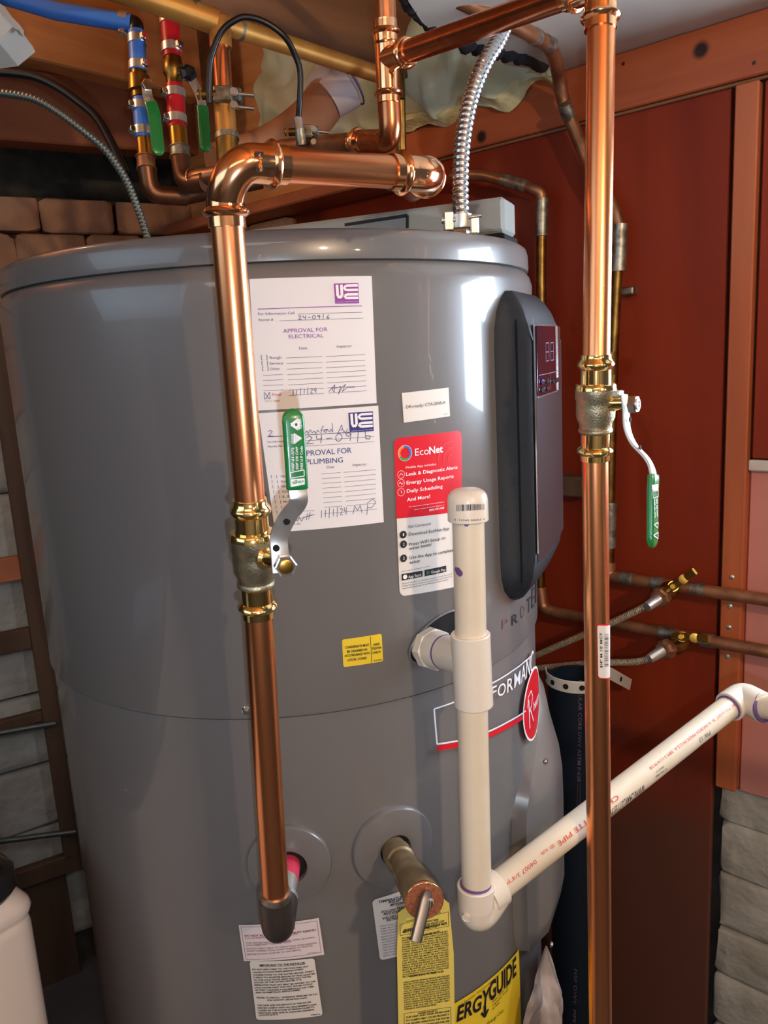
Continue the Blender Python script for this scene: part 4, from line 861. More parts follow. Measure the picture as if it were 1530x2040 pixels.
for R0_, n_ in ((.0140, 34), (.0112, 26), (.0088, 18)):
    for i in range(n_):
        a = 2*PI*i/n_; c_ = P.p(845, 1793); u_ = (c_[0]+R0_*math.cos(a), c_[1]+R0_*math.sin(a)); v_ = (c_[0]+(R0_+.0013)*math.cos(a+.05*(i % 3)), c_[1]+(R0_+.0013)*math.sin(a+.05*(i % 3))); P.strip(u_, v_, .0004, 'ink_brown')
P.done(rv)
l0 = at(851, 1781, .668); l1 = at(828, 1876, .652)
MB().sweep([l0-(l1-l0)*.06, l0, lerp(l0, l1, .12), l1], rr(.0104, .0050, 3, .4), fd, True, [.6, .8, 1, .92]).build('test_lever', 'lever_steel', rv)
MB().tube([at(858, 1796, .668)-fd*.003, at(858, 1796, .664)], .0026, 14).build('lever_pin', 'steel_hi', rv)
MB().tube([at(858, 1793, .665), at(857, 1806, .665)], .0024, 12).build('lever_pin', 'steel_hi', rv)
# yellow hanging tag
tn = V((.10, -1, 0)).normalized(); TP = Plane(at(845, 1850, .700), tn)
poly = [(793, 1819), (819, 1800), (846, 1786), (878, 1786), (895, 1800), (897, 1826), (904, 1900), (907, 2120), (795, 2120), (791, 1900)]
qv = [TP.hit(*p) for p in poly]; nq = len(qv); tg = MB().add(qv+[p-tn*.0004 for p in qv], [list(range(nq)), list(range(nq, 2*nq))[::-1]]+[[i, (i+1) % nq, nq+(i+1) % nq, nq+i] for i in range(nq)]).build('warning_tag', 'yellow_tag', None, False)
tag(tg, 'long pale yellow warning tag hanging from the relief valve', 'tag')
P = Print(TP, C9, .0003)
P.poly([(498, 880), (850, 786), (852, 890), (500, 960), (498, 880)], .0004, 'ink'); 
P.text('DO NOT REMOVE THIS TAG FROM VALVE', 545, 862, 795, 795, 11, 'ink', .02)
para(P, 520, 935, 838, 942, 2, 13, -55, 'ink', True, 3, .03); P.text('COMPLY WITH THESE', 620, 878, 778, 848, 13, 'ink', .03); P.text('REDUCE THE VALVE CAP', 600, 902, 820, 858, 13, 'ink', .03)
P.text('PROPERTY DAMAGE. PERSONAL INJURY OR DEATH', 530, 925, 838, 872, 13, 'ink', .03); P.text('FAILURE OF THE RELIEF VALVE', 555, 988, 785, 935, 14, 'ink', .03)
para(P, 512, 985, 848, 1265, 18, 11.5, -52, 'ink', True, 5, .02, 6); P.text('REINSPECTION OF T & P RELIEF VALVES', 570, 1262, 815, 1224, 13, 'ink', .03)
para(P, 524, 1305, 858, 1500, 13, 11.5, -50, 'ink', True, 8, .02, 4)
P.poly([(528, 1525), (866, 1478), (870, 1640), (530, 1680), (528, 1525)], .0004, 'ink'); P.text('DANGER: FAILURE TO', 630, 1530, 770, 1508, 13, 'ink', .03); para(P, 540, 1560, 858, 1680, 6, 13, -48, 'ink', True, 11, .03)
P.done(tg)

# ------------------------------------------------------------------ things on top of the heater
def wp(x, y, off): u, z = wu(x, y, off); return wallpt(u, z, off)
jb = thing('junction_box', 'grey steel junction box on top of the heater behind the ribbed conduit', 'electrical box', onz(1005, 462, 1.622))
kc = onz(1005, 462, 1.622); e1_ = V((-.918, .397, 0)); e2_ = V((.397, .918, 0)); zz = V((0, 0, 1)); tz = at(1005, 393, (kc-EYE).dot(CF)).z; hb_ = (tz-1.622)
cB = kc+e1_*.19+e2_*.026+zz*hb_/2
MB().box(cB, e1_*.19, e2_*.026, zz*hb_/2, .003).build('box_body', 'grey_box', jb, False)
MB().box(cB-e2_*.0006+e1_*-.0012, e1_*.186, e2_*.0262, zz*(hb_/2-.0035), .001).build('box_cover', 'grey_box', jb, False)
fp = Plane(kc-e2_*.0012, -e2_, -e1_); P = Print(fp, (730, 380, .2157), .0004)
P.poly([(60, 275), (378, 228), (378, 345)], .0034, 'ink'); P.poly([(-200, 315), (60, 275)], .0034, 'ink'); P.done(jb, 'label_border')
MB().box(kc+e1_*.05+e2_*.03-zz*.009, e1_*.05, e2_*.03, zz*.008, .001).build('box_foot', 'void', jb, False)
# ribbed conduit
def flex(pts, r, m, pitch, parent=None, amp=.09, n=18):
    sp = spline(pts, 14); L = [0]
    for a, b in zip(sp, sp[1:]): L.append(L[-1]+(b-a).length)
    N = int(L[-1]/pitch*5); out = []; j = 0
    for i in range(N+1):
        s_ = L[-1]*i/N
        while j < len(L)-2 and L[j+1] < s_: j += 1
        out.append(lerp(sp[j], sp[j+1], (s_-L[j])/max(L[j+1]-L[j], 1e-9)))
    return MB().tube(out, r, n, True, [1+amp*(1, .35, -1, -1, .35)[i % 5] for i in range(N+1)]), out
fx = thing('ribbed_conduit', 'shiny ribbed steel conduit rising from the heater top to the ceiling', 'conduit', at(917, 430, .75))
mbf, _ = flex([at(1012, 36, .80), at(1004, 56, .795), at(990, 87, .785), at(969, 120, .775), at(951, 159, .768), at(936.5, 202, .762), at(926, 252, .757), at(919.5, 306, .753), at(917.5, 360, .75), at(917.5, 403, .748), at(919, 434, .746)], .0076, 'flex', .0062)
mbf.build('conduit', 'flex', fx, ang=70)
cn = at(919, 446, .746)
MB().lathe(cn-zz*.004, zz, [(0, .0100), (.002, .0104), (.012, .0104), (.0125, .0088)], 24).build('conduit_connector', 'steel', fx)
MB().box(cn+V((-.0125, -.004, .002)), V((.0045, 0, 0)), V((0, .005, 0)), V((0, 0, .0085)), .001).build('clamp_jaw', 'steel', fx, False)
MB().box(cn+V((.0115, -.004, -.002)), V((.0040, 0, 0)), V((0, .005, 0)), V((0, 0, .0085)), .001).build('clamp_jaw', 'steel', fx, False)
MB().tube([cn+V((-.019, -.006, .003)), cn+V((-.006, -.006, .003))], .0030, 12).build('clamp_screw', 'steel_hi', fx); MB().tube([cn+V((.006, -.008, .004)), cn+V((.018, -.008, .005))], .0018, 10).build('clamp_screw', 'steel_hi', fx)
MB().lathe(cn+V((0, .0, -.012)), zz, [(0, .0125), (.004, .0125), (.006, .0115)], 6).build('locknut', 'steel_hi', fx, False)

# ------------------------------------------------------------------ manifold pipe behind, with tee
mf = thing('copper_manifold', 'bright copper tee and elbow hanging behind the horizontal pipe, its branch running to upper right', 'pipe', at(775, 285, .87))
m0 = at(765, -60, .83); m1 = at(776, 225, .865); md = (m1-m0).normalized()
pipe([m0, m1], R34, 'copper_mid', mf, n=36)
tc_ = at(771, 100, .846)
MB().tube([at(767.5, 40, .838), at(774, 190, .858)], R34+.0014, 36).build('tee', 'copper_fit', mf)
press(at(767, 44, .838), md, L=.02).build('press_socket', 'copper_fit', mf); press(at(774.5, 205, .860), -md, L=.02).build('press_socket', 'copper_fit', mf)
bA = at(772, 118, .848); bB = at(1150, -18, .632); bd = (bB-bA).normalized()
MB().tube([bA, bA+bd*.030], R34+.0014, 32).build('tee_branch', 'copper_fit', mf); press(bA+bd*.043, -bd, L=.016).build('press_socket', 'copper_fit', mf)
pipe([bA+bd*.03, bB], R34, 'copper_mid', mf, n=36)
press(bB-bd*.012, bd, L=.03).build('press_socket', 'copper_fit', mf)
eb = at(778, 290, .875); ee = at(716, 282, .93); 
MB().tube(fillet([m1-md*.012, at(779, 282, .874), at(722, 281, .93)], .045, 14), R34+.0014, 36).build('elbow', 'copper_mid', mf)
ld_ = (at(560, 296, 1.06)-ee).normalized(); press(ee+ld_*.012, -ld_, L=.02).build('press_socket', 'copper_fit', mf)
pipe([ee, at(560, 296, 1.06)], R34, 'copper_old', mf)
pipe([at(797, 200, 1.12), at(800, 330, 1.15)], .0075, 'brass_dull', tag(MB().tube([at(795, 150, 1.12), at(797, 201, 1.12)], .0078, 16).build('thin_pipe', 'brass_dull'), 'thin tarnished pipe dropping behind the copper tee', 'pipe'))

# ------------------------------------------------------------------ old pipes on the right wall
op = thing('old_wall_pipe', 'tarnished copper pipe bending down behind the copper drop, then right along the red wall', 'pipe', wp(1215, 1150, .035))
pp = [at(840, -34, .98)+(at(840, -34, .98)-at(960, 22, .99)).normalized()*.25, at(840, -34, .98), at(960, 22, .99), at(1040, 58, 1.04), at(1100, 92, 1.11), at(1113, 150, 1.18), at(1118, 188, 1.20), wp(1137, 240, .04), wp(1180, 345, .035), wp(1228, 425, .03), wp(1234, 470, .03)]
MB().tube(fillet(pp, .05, 6), .0098, 20).build('pipe', 'copper_old', op)
yv = [wp(1234, 466, .03), wp(1231, 520, .03), wp(1222, 700, .03), wp(1216, 960, .03), wp(1213.5, 1130, .032)]
MB().tube(yv, .0080, 20).build('pipe', 'brass_dull', op)
hA = wp(1213, 1148, .035); hB = wp(1245, 1153, .035); hC = wp(1700, 1221, .035)
MB().tube(fillet([wp(1214, 1120, .033), hA, hB], .02, 8), .0105, 20).build('elbow', 'copper_old', op)
MB().tube([hB-(hC-hB).normalized()*.01, hC], .0098, 20).build('pipe', 'copper_old', op)
for (a, b, r) in (((1098, 91, 1.107), (1083, 83, 1.09), .0108), ((1071, 76, 1.075), (1061, 71, 1.065), .0108)): MB().tube([at(*a), at(*b)], r, 20).build('solder_joint', 'solder', op)
for (a, b) in (((1115, 165), (1117.5, 180)), ((1124, 208), (1134, 232))):
    MB().tube([at(*a, 1.19), at(*b, 1.203)], .0106, 20).build('solder_joint', 'solder', op)
sleeve(wp(1236, 446, .03), wp(1232, 540, .03), .0112, 'solder', op, 'corroded_joint')
sleeve(wp(1218, 700, .032), wp(1215, 745, .032), .0118, 'brass_dull', op); sleeve(wp(1216, 1000, .03), wp(1215, 1090, .03), .0104, 'solder', op, 'corroded_joint')
dd = (hC-hB).normalized()
for xa, xb in ((1238, 1262), (1300, 1322), (1378, 1405)): 
    u, z = wu(xa, 1152+(xa-1245)*.15, .035); u2, z2 = wu(xb, 1152+(xb-1245)*.15, .035); sleeve(wallpt(u, z, .035), wallpt(u2, z2, .035), .0106, 'solder', op, 'solder_joint')
MB().box(wp(1250, 580, .012), WD*.013, V((0, 0, .006)), WN*.010, .002).build('pipe_clip', 'solder', op, False)
op2 = thing('lower_wall_pipe', 'tarnished copper pipe coming down behind the control panel and right along the red wall', 'pipe', wp(1085, 1210, .04))
q2 = [wp(900, 352, .05), wp(960, 348, .05), wp(1010, 362, .05), wp(1062, 376, .05)]
MB().tube(fillet(q2+[wp(1078, 384, .045), wp(1079, 420, .04)], .02, 6), .0088, 20).build('pipe', 'copper_old', op2)
MB().tube([wp(1079, 415, .04), wp(1077.5, 700, .04), wp(1076, 1190, .04)], .0080, 20).build('pipe', 'brass_dull', op2)
sleeve(wp(1080, 395, .042), wp(1079, 470, .042), .0098, 'solder', op2, 'solder_joint'); sleeve(wp(1002, 358, .05), wp(1050, 372, .05), .0100, 'solder', op2, 'solder_joint')
hA2 = wp(1082, 1212, .042); hB2 = wp(1105, 1219, .04); hC2 = wp(1700, 1330, .04)
MB().tube(fillet([wp(1076, 1170, .04), hA2, hB2], .02, 8), .0105, 20).build('elbow', 'copper_old', op2)
MB().tube([hB2-(hC2-hB2).normalized()*.005, hC2], .0098, 20).build('pipe', 'copper_old', op2)
for xa, xb in ((1096, 1106), (1315, 1345), (1395, 1420)):
    f = lambda x: 1219+(x-1105)*.187
    u, z = wu(xa, f(xa), .04); u2, z2 = wu(xb, f(xb), .04); sleeve(wallpt(u, z, .04), wallpt(u2, z2, .04), .0106, 'solder', op2, 'solder_joint')
bb = MB().box(wp(1140, 967, .018), WD*.03, V((0, 0, .017)), WN*.018, .003).build('pipe_block', 'frame', op2, False)
# two stop valves with golden levers and braided hoses
def stop_valve(tee, nut, h0_, h1_, screw, hose, name, label, hlabel):
    v = thing(name, label, 'valve', tee)
    d = (nut-tee).normalized(); L_ = (nut-tee).length
    MB().lathe(tee, d, [(0, .010), (L_*.3, .0125), (L_*.45, .0145), (L_*.7, .0145), (L_*.8, .011), (L_, .011)], 20).build('valve_body', 'brass_dull', v)
    MB().lathe(nut-d*.004, d, [(0, .012), (.002, .0155), (.012, .0158), (.014, .0125), (.018, .0125)], 8).build('hose_nut', 'copper_old', v, False)
    ax = (EYE-h0_).normalized(); ax = (ax+WN*.4).normalized()
    MB().lathe(tee+(h0_-tee)*.3, (h0_-tee), [(0, .008), ((h0_-tee).length*.6, .008)], 16).build('valve_stem', 'brass_gold', v)
    MB().sweep([h0_-(h1_-h0_)*.35, h0_, lerp(h0_, h1_, .45), h1_], rr(.0105, .0045, 3, .4), ax, True, [.8, 1.15, .9, 1]).build('lever', 'brass_gold', v)
    MB().lathe(h0_, ax, [(0, .0065), (.005, .006), (.007, .004)], 6).build('lever_nut', 'brass_gold', v, False)
    MB().lathe(lerp(h0_, h1_, .5), ax, [(0, .0072), (.0042, .0068), (.0045, .0040)], 18).build('lever_eye', 'brass_gold', v)
    hs = thing('braided_hose', hlabel, 'hose', hose[0]); hd0 = (hose[1]-hose[0]).normalized()
    MB().lathe(nut+d*.012, hose[0]-nut, [(0, .0085), (.006, .0082), (.020, .0078), (.026, .0070)], 18).build('ferrule', 'steel', hs)
    m_, _ = flex(hose, .0052, 'braid', .0034, amp=.05, n=14); m_.build('braided_sleeve', 'braid', hs, ang=60)
stop_valve(wp(1345, 1166, .035), wp(1318, 1188, .085), wp(1341, 1168, .10), wp(1384, 1138, .115), None,
           [wp(1304, 1198, .10), wp(1270, 1216, .105), wp(1214, 1243, .105), wp(1160, 1266, .10), wp(1074, 1303, .09), wp(1000, 1335, .08)], 'stop_valve', 'old stop valve with golden lever on the upper wall pipe', 'braided hose slanting down left from the upper stop valve')
stop_valve(wp(1375, 1272, .04), wp(1330, 1292, .095), wp(1357, 1268, .105), wp(1412, 1273, .12), None,
           [wp(1312, 1303, .11), wp(1290, 1313, .11), wp(1262, 1319, .11), wp(1214, 1320, .105), wp(1160, 1323, .10), wp(1074, 1331, .09), wp(1000, 1338, .08)], 'stop_valve', 'old stop valve with golden lever on the lower wall pipe', 'braided hose running level from the lower stop valve')
# black waste pipe with perforated strap
ac = at(1150, 1400, 1.22); aR = .0445; ab = V((ac.x, ac.y, 0)); ztop = 1.0
wpz = thing('waste_pipe', 'thick black plastic waste pipe standing between the heater and the red wall', 'pipe', ab)
MB().lathe(ab, zz, [(0, aR), (ztop, aR), (ztop, aR-.006), (ztop-.05, aR-.006)], 40).build('pipe', 'abs', wpz)
rod = Rod(ab, ab+zz, aR); P = Print(rod, (1040, 1380, .32343), .0006)
P.text('CELLULAR CORE DWV ASTM F-628', 350, -80, 340, 545, 22, 'ink_grey', .01); P.poly([(342, 562), (358, 562), (356, 690), (338, 690), (342, 562)], .0006, 'ink_grey'); P.text('NSF DWV  PIPE', 322, 1700, 312, 2030, 20, 'ink_grey'); P.done(wpz)
st_ = thing('pipe_strap', 'white perforated hanger strap looped round the black waste pipe', 'strap', ac)
zs = at(1150, 1362, 1.18).z; arc = []
for i in range(25):
    a = math.radians(-200+i*9.5); arc.append(ab+V((math.cos(a)*(aR+.0025), math.sin(a)*(aR+.0025), zs+.0)))
arc2 = arc+[lerp(arc[-1], wp(1256, 1364, .02), t) for t in (.3, .65, 1)]
MB().sweep(arc2, rr(.0015, .019, 1, .3), zz).build('strap', 'strap', st_, ang=40)
for i in range(2, 27, 3):
    p = arc2[i]; t_ = (arc2[min(i+1, len(arc2)-1)]-arc2[i-1]).normalized(); n_ = t_.cross(zz).normalized()
    MB().lathe(p+n_*.0005, n_, [(0, .0042), (.0010, .0042), (.0011, .0002)], 14).build('strap_hole', 'void', st_)
MB().box(arc[14]+V((0, -.003, .002)), V((.011, 0, 0)), V((0, .003, 0)), V((0, 0, .007)), .001).build('strap_clip', 'black', st_, False)

# ------------------------------------------------------------------ plumbing cluster at upper left
D = 1.07
bl = thing('blue_water_line', 'blue plastic water line with steel hose clamps, crossing the beam then dropping', 'pipe', at(285, 300, D))
pipe([at(-60, -28, 1.05)+(at(-60, -28, 1.05)-at(110, 22, 1.06)).normalized()*.5, at(-60, -28, 1.05), at(110, 22, 1.06), at(262, 47, D)], .0112, 'blue', bl, 'blue_tube')
MB().tube(fillet([at(255, 45, D), at(271, 47, D), at(273, 74, D)], .012, 8), .0100, 20).build('black_elbow', 'black', bl)
pipe([at(272, 64, D), at(276, 143, D)], .0112, 'blue', bl, 'blue_tube'); pipe([at(280, 198, D), at(285, 276, D)], .0108, 'blue', bl, 'blue_tube')
dv = (at(285, 276, D)-at(272, 64, D)).normalized(); side = CR
for y, x in ((81, 273), (133, 275), (213, 281), (263, 284)): hose_clamp(at(x, y, D), dv, .0113, bl, side*(1 if y < 200 else -1)-CF*.7)
hd_ = (at(262, 47, D)-at(110, 22, 1.06)).normalized(); hose_clamp(at(246, 43, D), hd_, .0113, bl, -CU)
MB().lathe(at(276, 142, D), dv, [(0, .0105), (.006, .0105), (.008, .0145), (.028, .0150), (.030, .0115), (.037, .0112)], 20).build('ball_valve', 'brass_dull', bl)
lvn = (-CF+CR*.5).normalized(); stp = at(293, 171, D-.03)
MB().tube([at(281, 170, D), stp], .005, 14).build('valve_stem', 'brass_dull', bl); hexnut(stp, lvn, .0078, .006, 'steel_hi', bl)
lvb, _ = lever('lever', [at(292, 168, D-.028), at(294, 190, D-.028), at(300, 205, D-.032), at(306, 225, D-.034), at(311, 260, D-.034), at(315, 298, D-.034)], lvn, bl, 2, w=.013, gw=.0165, gt=.006)
sleeve(at(286, 276, D), at(289, 311, D), .0098, 'brass_gold', bl, 'brass_adapter'); sleeve(at(290, 311, D), at(292, 338, D), .0122, 'copper_old', bl, 'press_socket', .0014)
rl = thing('red_water_line', 'red plastic water line with steel hose clamps and brass valve, right of the blue one', 'pipe', at(353, 290, D))
pipe([at(335, 2, D), at(344, 116, D)], .0124, 'red', rl, 'red_tube'); pipe([at(348, 171, D), at(353, 256, D)], .0122, 'red', rl, 'red_tube')
dv2 = (at(353, 256, D)-at(337, 26, D)).normalized()
for y, x in ((41, 338), (98, 342), (188, 349), (239, 352)): hose_clamp(at(x, y, D), dv2, .0125, rl, side*(1 if y < 120 else -1)-CF*.7)
MB().lathe(at(344, 114, D), dv2, [(0, .0112), (.006, .0118), (.010, .0135), (.022, .0138), (.026, .0112), (.040, .0108)], 20).build('ball_valve', 'brass_dull', rl)
MB().tube([at(355, 142, D), at(376, 145, D-.03)], .0058, 14).build('valve_stem', 'black', rl); MB().lathe(at(374, 148, D-.03), V((.5, -1, 0)), [(0, .011), (.006, .011), (.010, .006)], 6).build('lever_nut', 'black', rl, False)
sleeve(at(354, 256, D), at(357, 293, D), .0118, 'brass_gold', rl, 'brass_adapter'); sleeve(at(357, 293, D), at(359, 315, D), .0128, 'solder', rl, 'press_socket', .0016)
hd2 = thing('copper_header', 'dark tarnished copper header joining the blue and red lines above the heater', 'pipe', at(330, 380, D+.02))
MB().tube(fillet([at(292, 332, D), at(300, 388, D+.01), at(372, 392, D+.03)], .035, 10), .0122, 24).build('elbow', 'copper_dark', hd2)
MB().tube(fillet([at(359, 312, D), at(367, 368, D), at(410, 362, D-.02)], .030, 10), .0130, 24).build('elbow', 'copper_dark', hd2)
pipe([at(365, 392, D+.03), at(520, 360, D+.06)], .0112, 'copper_dark', hd2)
torus(at(384, 355, D-.01), at(410, 352, D-.02)-at(367, 358, D), .0128, .0011).build('socket_rim', 'copper_fit', hd2); pipe([at(384, 357, D-.01), at(450, 345, D-.03)], .0112, 'copper_old', hd2)
lever('lever', [at(378, 150, D-.03), at(388, 168, D-.03), at(398, 190, D-.03), at(403, 212, D-.03), at(406, 250, D-.03), at(409, 292, D-.03)], lvn, rl, 3, w=.012, gw=.0150, gt=.006)
# golden header with drop, clamps and black bonding wire
gh = thing('lacquered_pipe', 'golden brown copper pipe crossing the joists with a drop behind the bright elbow', 'pipe', at(440, 60, .96))
pipe([at(250, -18, .93)+(at(250, -18, .93)-at(330, 8, .945)).normalized()*.6, at(250, -18, .93), at(330, 8, .945), at(436, 46, .96)], .0150, 'gold_copper', gh); pipe([at(436, 46, .96), at(600, 98, 1.08), at(790, 160, 1.20)], .0118, 'gold_copper', gh)
sleeve(at(385, 26, .955), at(395, 30, .955), .0162, 'solder', gh, 'solder_joint'); sleeve(at(470, 56, .985), at(484, 60, .99), .0130, 'solder', gh, 'solder_joint')
MB().lathe(at(436, 36, .96), at(440, 92, .965)-at(436, 36, .96), [(0, .0120), (.004, .0136), (.034, .0136)], 24).build('tee', 'gold_copper', gh)
pipe([at(440, 84, .965), at(447, 205, .975)], .0108, 'copper_mid', gh); sleeve(at(440, 83, .965), at(441, 97, .965), .0122, 'solder', gh, 'solder_joint')
pipe([at(446, 198, .975), at(452, 275, .98)], .0128, 'gold_copper', gh); sleeve(at(452, 268, .98), at(453, 279, .98), .0148, 'solder', gh, 'solder_joint'); pipe([at(452, 276, .98), at(456, 345, .985)], .0140, 'brass_dull', gh)
def clamp(c, k, nm, label):
    t = thing('ground_clamp', label, 'clamp', c)
    MB().box(c-CF*.013, CR*.012*k, CU*.010*k, CF*.004, .002).build('clamp_jaw', 'solder', t, False); MB().box(c+CR*.016*k-CF*.008, CR*.006*k, CU*.008*k, CF*.008, .002).build('clamp_jaw', 'flex_dk', t, False)
    MB().tube([c-CR*.026*k-CF*.012, c-CR*.008*k-CF*.012], .0058*k, 14).build('lug', 'brass_dull', t); MB().lathe(c-CR*.029*k-CF*.012, -CR, [(0, .0062*k), (.002, .006*k), (.003, .003)], 14).build('lug_screw', 'brass_gold', t)
    for dx, dy in ((.022, .0), (.022, -.016)): MB().tube([c+CR*(dx-.006)*k+CU*dy-CF*.014, c+CR*(dx+.016)*k+CU*(dy-.002)-CF*.014], .0026*k, 10).build('screw', 'steel_hi', t); MB().lathe(c+CR*(dx-.008)*k+CU*dy-CF*.018, -CF, [(0, .0052*k), (.003, .0045*k)], 12).build('nut', 'steel', t)
clamp(at(449, 199, .975), 1.0, '', 'steel ground clamp on the drop above the bright elbow')
clamp(at(610, 272, 1.00), .8, '', 'steel ground clamp behind the horizontal copper pipe')
lp_ = [at(417, 205, .955), at(416.5, 172, .95), at(420, 119, .94), at(440, 65, .93), at(469, 40, .925), at(494, 34, .925), at(530, 45, .93), at(566, 72, .94), at(587, 108, .955), at(598, 144, .965), at(597, 201, .975), at(594, 240, .985)]
o = MB().tube(spline(lp_, 6), .0036, 14).build('bonding_wire', 'cord'); tag(o, 'black insulated wire arching between the two ground clamps', 'wire')
cw = thing('bonding_lug', 'small steel lug at the lower end of the black wire', 'connector', at(594, 244, .985)); MB().tube([at(593, 236, .985), at(598, 262, .985)], .0056, 12).build('lug', 'steel', cw); MB().tube([at(598, 258, .985), at(602, 290, .99)], .0072, 12).build('lug_base', 'solder', cw)
# brown drain pipe
dr = thing('drain_elbow', 'large brown painted drain elbow with a pale hub, behind the black wire', 'pipe', at(600, 260, 1.24))
MB().tube(fillet([at(430, 335, 1.18), at(540, 300, 1.22), at(620, 240, 1.26), at(668, 172, 1.30)], .09, 10), .034, 36).build('pipe', 'brown_pipe', dr)
dd_ = (at(676, 158, 1.30)-at(645, 205, 1.28)).normalized()
MB().lathe(at(650, 192, 1.285), dd_, [(0, .034), (.002, .038), (.012, .0385), (.013, .0375), (.028, .0375), (.029, .0385), (.044, .0380), (.045, .034)], 36).build('hub', 'white_hub', dr)
MB().lathe(at(655, 200, 1.27), at(702, 165, 1.27)-at(655, 200, 1.27), [(0, .030), (.030, .034), (.038, .0345), (.040, .032)], 32).build('cleanout', 'white_hub', dr)
torus(at(700, 168, 1.265), at(702, 165, 1.27)-at(655, 200, 1.27), .0335, .0016).build('cleanout_rim', 'primer', dr)
# cords at upper left
cpts = [(-420, 230), (-200, 190), (-40, 183), (0, 185), (65, 196), (114, 222), (163, 258), (203, 291), (229, 323), (255, 366), (278, 425), (296, 480)]
m_, _ = flex([at(x, y, 1.02+.0008*max(0, i-2)**2) for i, (x, y) in enumerate(cpts)], .0052, 'flex_dk', .0050, amp=.08, n=14); o = m_.build('armoured_cable', 'flex_dk', None, ang=60); tag(o, 'dull ribbed armoured cable curving down to the heater at upper left', 'cable')
cpts = [(-420, 170), (-200, 142), (-40, 140), (0, 144), (65, 152), (114, 173), (157, 203), (193, 235), (222, 285), (250, 345)]
o = MB().tube(spline([at(x, y, 1.10) for x, y in cpts], 6), .0062, 14).build('black_cable', 'cord'); tag(o, 'black cable curving above the ribbed armoured cable', 'cable')
wb = thing('white_bracket', 'chipped white corner of a fixture at the top left edge', 'fixture', at(0, 50, .85))
def prism(px, d, th, m, name, parent): 
    q = [at(x, y, d) for x, y in px]; n = len(q); return MB().add(q+[p+CF*th for p in q], [list(range(n)), list(range(n, 2*n))[::-1]]+[[i, (i+1) % n, n+(i+1) % n, n+i] for i in range(n)]).build(name, m, parent, False)
pl0 = [(-120, 5), (-4, 10), (14, 30), (26, 40), (30, 50), (-6, 80), (-120, 96)]
prism(pl0, .86, .05, 'white_box', 'body', wb); prism([(-4, 4), (10, 14), (20, 30), (38, 48), (37, 60), (28, 56), (12, 36), (-6, 16)], .855, .012, 'strap', 'chipped_edge', wb)
# joists over the heater
def joist(E0, L_, wd, z0, z1, m, nm):
    dj = V((.6706, .7418, 0)); c = V((E0.x, E0.y, (z0+z1)/2))-dj*L_/2; o = MB().box(c, dj*L_/2, V((-.7418, .6706, 0))*wd/2, V((0, 0, (z1-z0)/2)), .003).build(nm, m, None, False); struct(o); return o
jz = at(770, 118, 1.33)
joist(V((jz.x+.05, jz.y+.08, 0)), 1.3, .045, jz.z-.02, 2.40, 'joist_dk', 'trim_8')
joist(V((jz.x-.38, jz.y+.30, 0)), 1.3, .045, jz.z+.04, 2.40, 'joist', 'trim_9')
b = wbox(.86, 1.3, 1.828, 2.42, -.01, .02).build('trim_10', 'joist', None, False); struct(b)
# insulation batt stuffed over the top board
def lumpy(u0, u1, z0, z1, off, m, name, parent, amp=.02, nu=46, nz=14, seed=1, droop=0):
    from mathutils import noise
    vs = []
    for i in range(nu+1):
        for j in range(nz+1):
            u = lerp(u0, u1, i/nu); v = j/nz; nzv = noise.noise(V((u*22+seed, v*4, seed))); n2_ = noise.noise(V((u*60, v*9, seed+5)))
            zb_ = z0+droop*noise.noise(V((u*16, 3, seed)))
            vs.append(wallpt(u, lerp(zb_, z1, v), off+amp*(math.sin(PI*min(1, v*1.2+.05))+.7*nzv+.3*n2_)))
    fs = [[i*(nz+1)+j, (i+1)*(nz+1)+j, (i+1)*(nz+1)+j+1, i*(nz+1)+j+1] for i in range(nu) for j in range(nz)]
    return MB().add(vs, fs).build(name, m, parent, True, 80)
ins = thing('insulation_batt', 'crumpled pale green insulation batt stuffed above the top board of the red wall', 'insulation', wallpt(.6, 1.9, .03))
lumpy(.30, .98, 1.905, 2.13, .030, 'foil', 'facing', ins, .035, 60, 18, 3, .02)
lumpy(.30, .96, 1.893, 1.935, .014, 'foam', 'fibre_edge', ins, .022, 90, 10, 8, .035)
from mathutils import noise as _ns
sp = [onz(806, -20, 1.93), onz(836, 22, 1.93), onz(875, 52, 1.925), onz(930, 84, 1.92), onz(985, 98, 1.92), onz(1050, 114, 1.92), onz(1105, 140, 1.925)]
sp = spline(sp, 8); o = MB().tube(sp, .015, 10, True, [.8+.5*_ns.noise(V((i*.9, 0, 0))) for i in range(len(sp))]).build('torn_paper', 'tarp'); tag(o, 'torn black paper along the broken ceiling edge', 'paper')

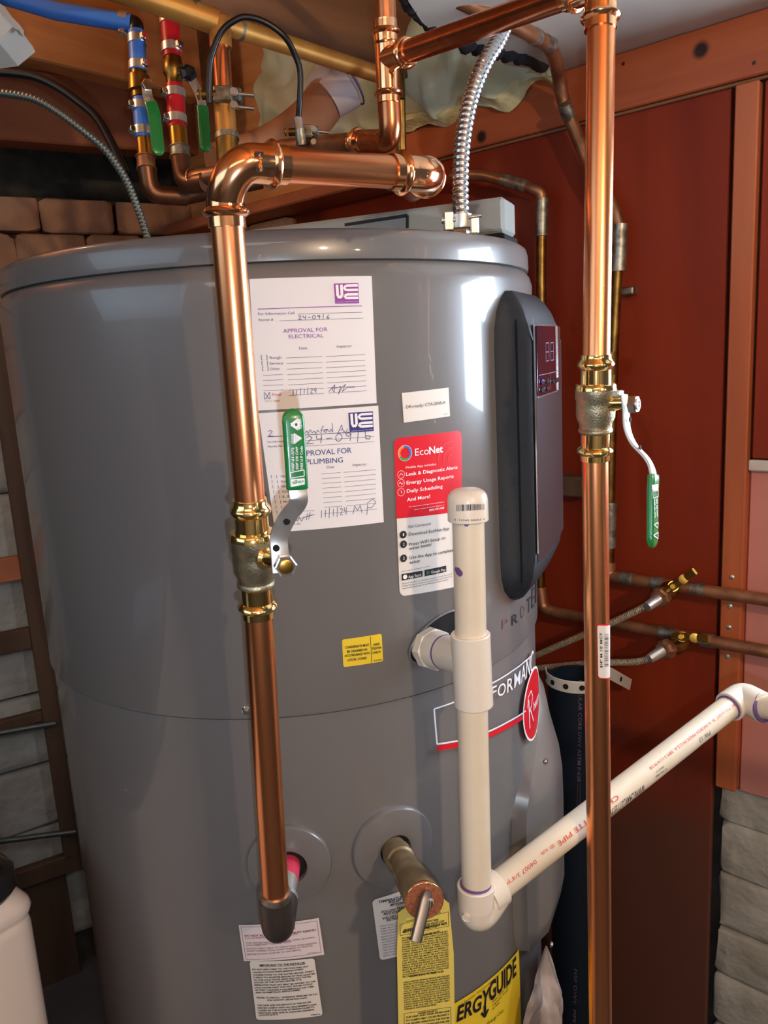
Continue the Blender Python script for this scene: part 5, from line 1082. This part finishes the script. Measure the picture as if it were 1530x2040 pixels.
# ------------------------------------------------------------------ washing machine corner and film
K = V((-.373, .709, 0)); fa = V((-.609, -.793, 0)); fb = V((-.793, .609, 0)); ws = V((.0, .0, 0))
wm = thing('washing_machine', 'cream enamelled washing machine corner at lower left, with a dark lid', 'appliance', K+fa*.3+fb*.3)
def rrect(off, z, r=.02, L1=.66, L2=.62):
    c = K+fa*L1/2+fb*L2/2; a, b = L1/2+off, L2/2+off; pts = []
    for sx, sy, a0_ in ((1, 1, 0), (-1, 1, 1), (-1, -1, 2), (1, -1, 3)):
        for i in range(7): t = (a0_+i/6)*PI/2; pts.append(c+fa*(sx*(a-r)+r*math.cos(t))+fb*(sy*(b-r)+r*math.sin(t))+V((0, 0, z)))
    return pts
zw = .967
MB().loft([rrect(0, .01), rrect(0, zw-.012), rrect(-.0015, zw-.004), rrect(-.006, zw-.001)]).build('cabinet', 'appliance', wm, ang=50)
MB().loft([rrect(-.006, zw+.0005), rrect(.0005, zw+.002), rrect(.002, zw+.008), rrect(.0005, zw+.014), rrect(-.005, zw+.022), rrect(-.012, zw+.030), rrect(-.022, zw+.035)]).build('top_panel', 'appliance', wm, ang=50)
MB().loft([rrect(-.004, zw+.026, .035), rrect(-.001, zw+.032, .035), rrect(-.002, zw+.048, .035), rrect(-.012, zw+.056, .035)]).build('lid', 'lid', wm, ang=50)
from mathutils import noise
vs = []; N1, N2 = 44, 44
for i in range(N1+1):
    t = i/N1; y = lerp(1884, 2110, t)
    xl = lerp(1087, 1030, min(1, t*1.35)**.9); xr = lerp(1089, 1140, t**.8)
    for j in range(N2+1):
        s_ = j/N2; x = lerp(xl, xr, s_)
        q = at(x, y, lerp(.905, 1.00, s_)+.0*t); k = (q-TC); k.z = 0; kn_ = k.normalized()
        fold = math.sin(s_*9+t*2)*.4+noise.noise(V((s_*5, t*3, 1)))+.5*abs(noise.noise(V((s_*9, t*4, 4))))+.15*noise.noise(V((s_*23, t*9, 9)))
        vs.append(q+kn_*(.012*fold*min(1, t*3)))
o = MB().add(vs, [[i*(N2+1)+j, (i+1)*(N2+1)+j, (i+1)*(N2+1)+j+1, i*(N2+1)+j+1] for i in range(N1) for j in range(N2)]).build('plastic_film', 'plastic', None, True, 40)
tag(o, 'crumpled film wrap hanging at the heater foot beside the energy label', 'wrap')
bpy.data.objects.remove(_to); bpy.data.curves.remove(_tc)
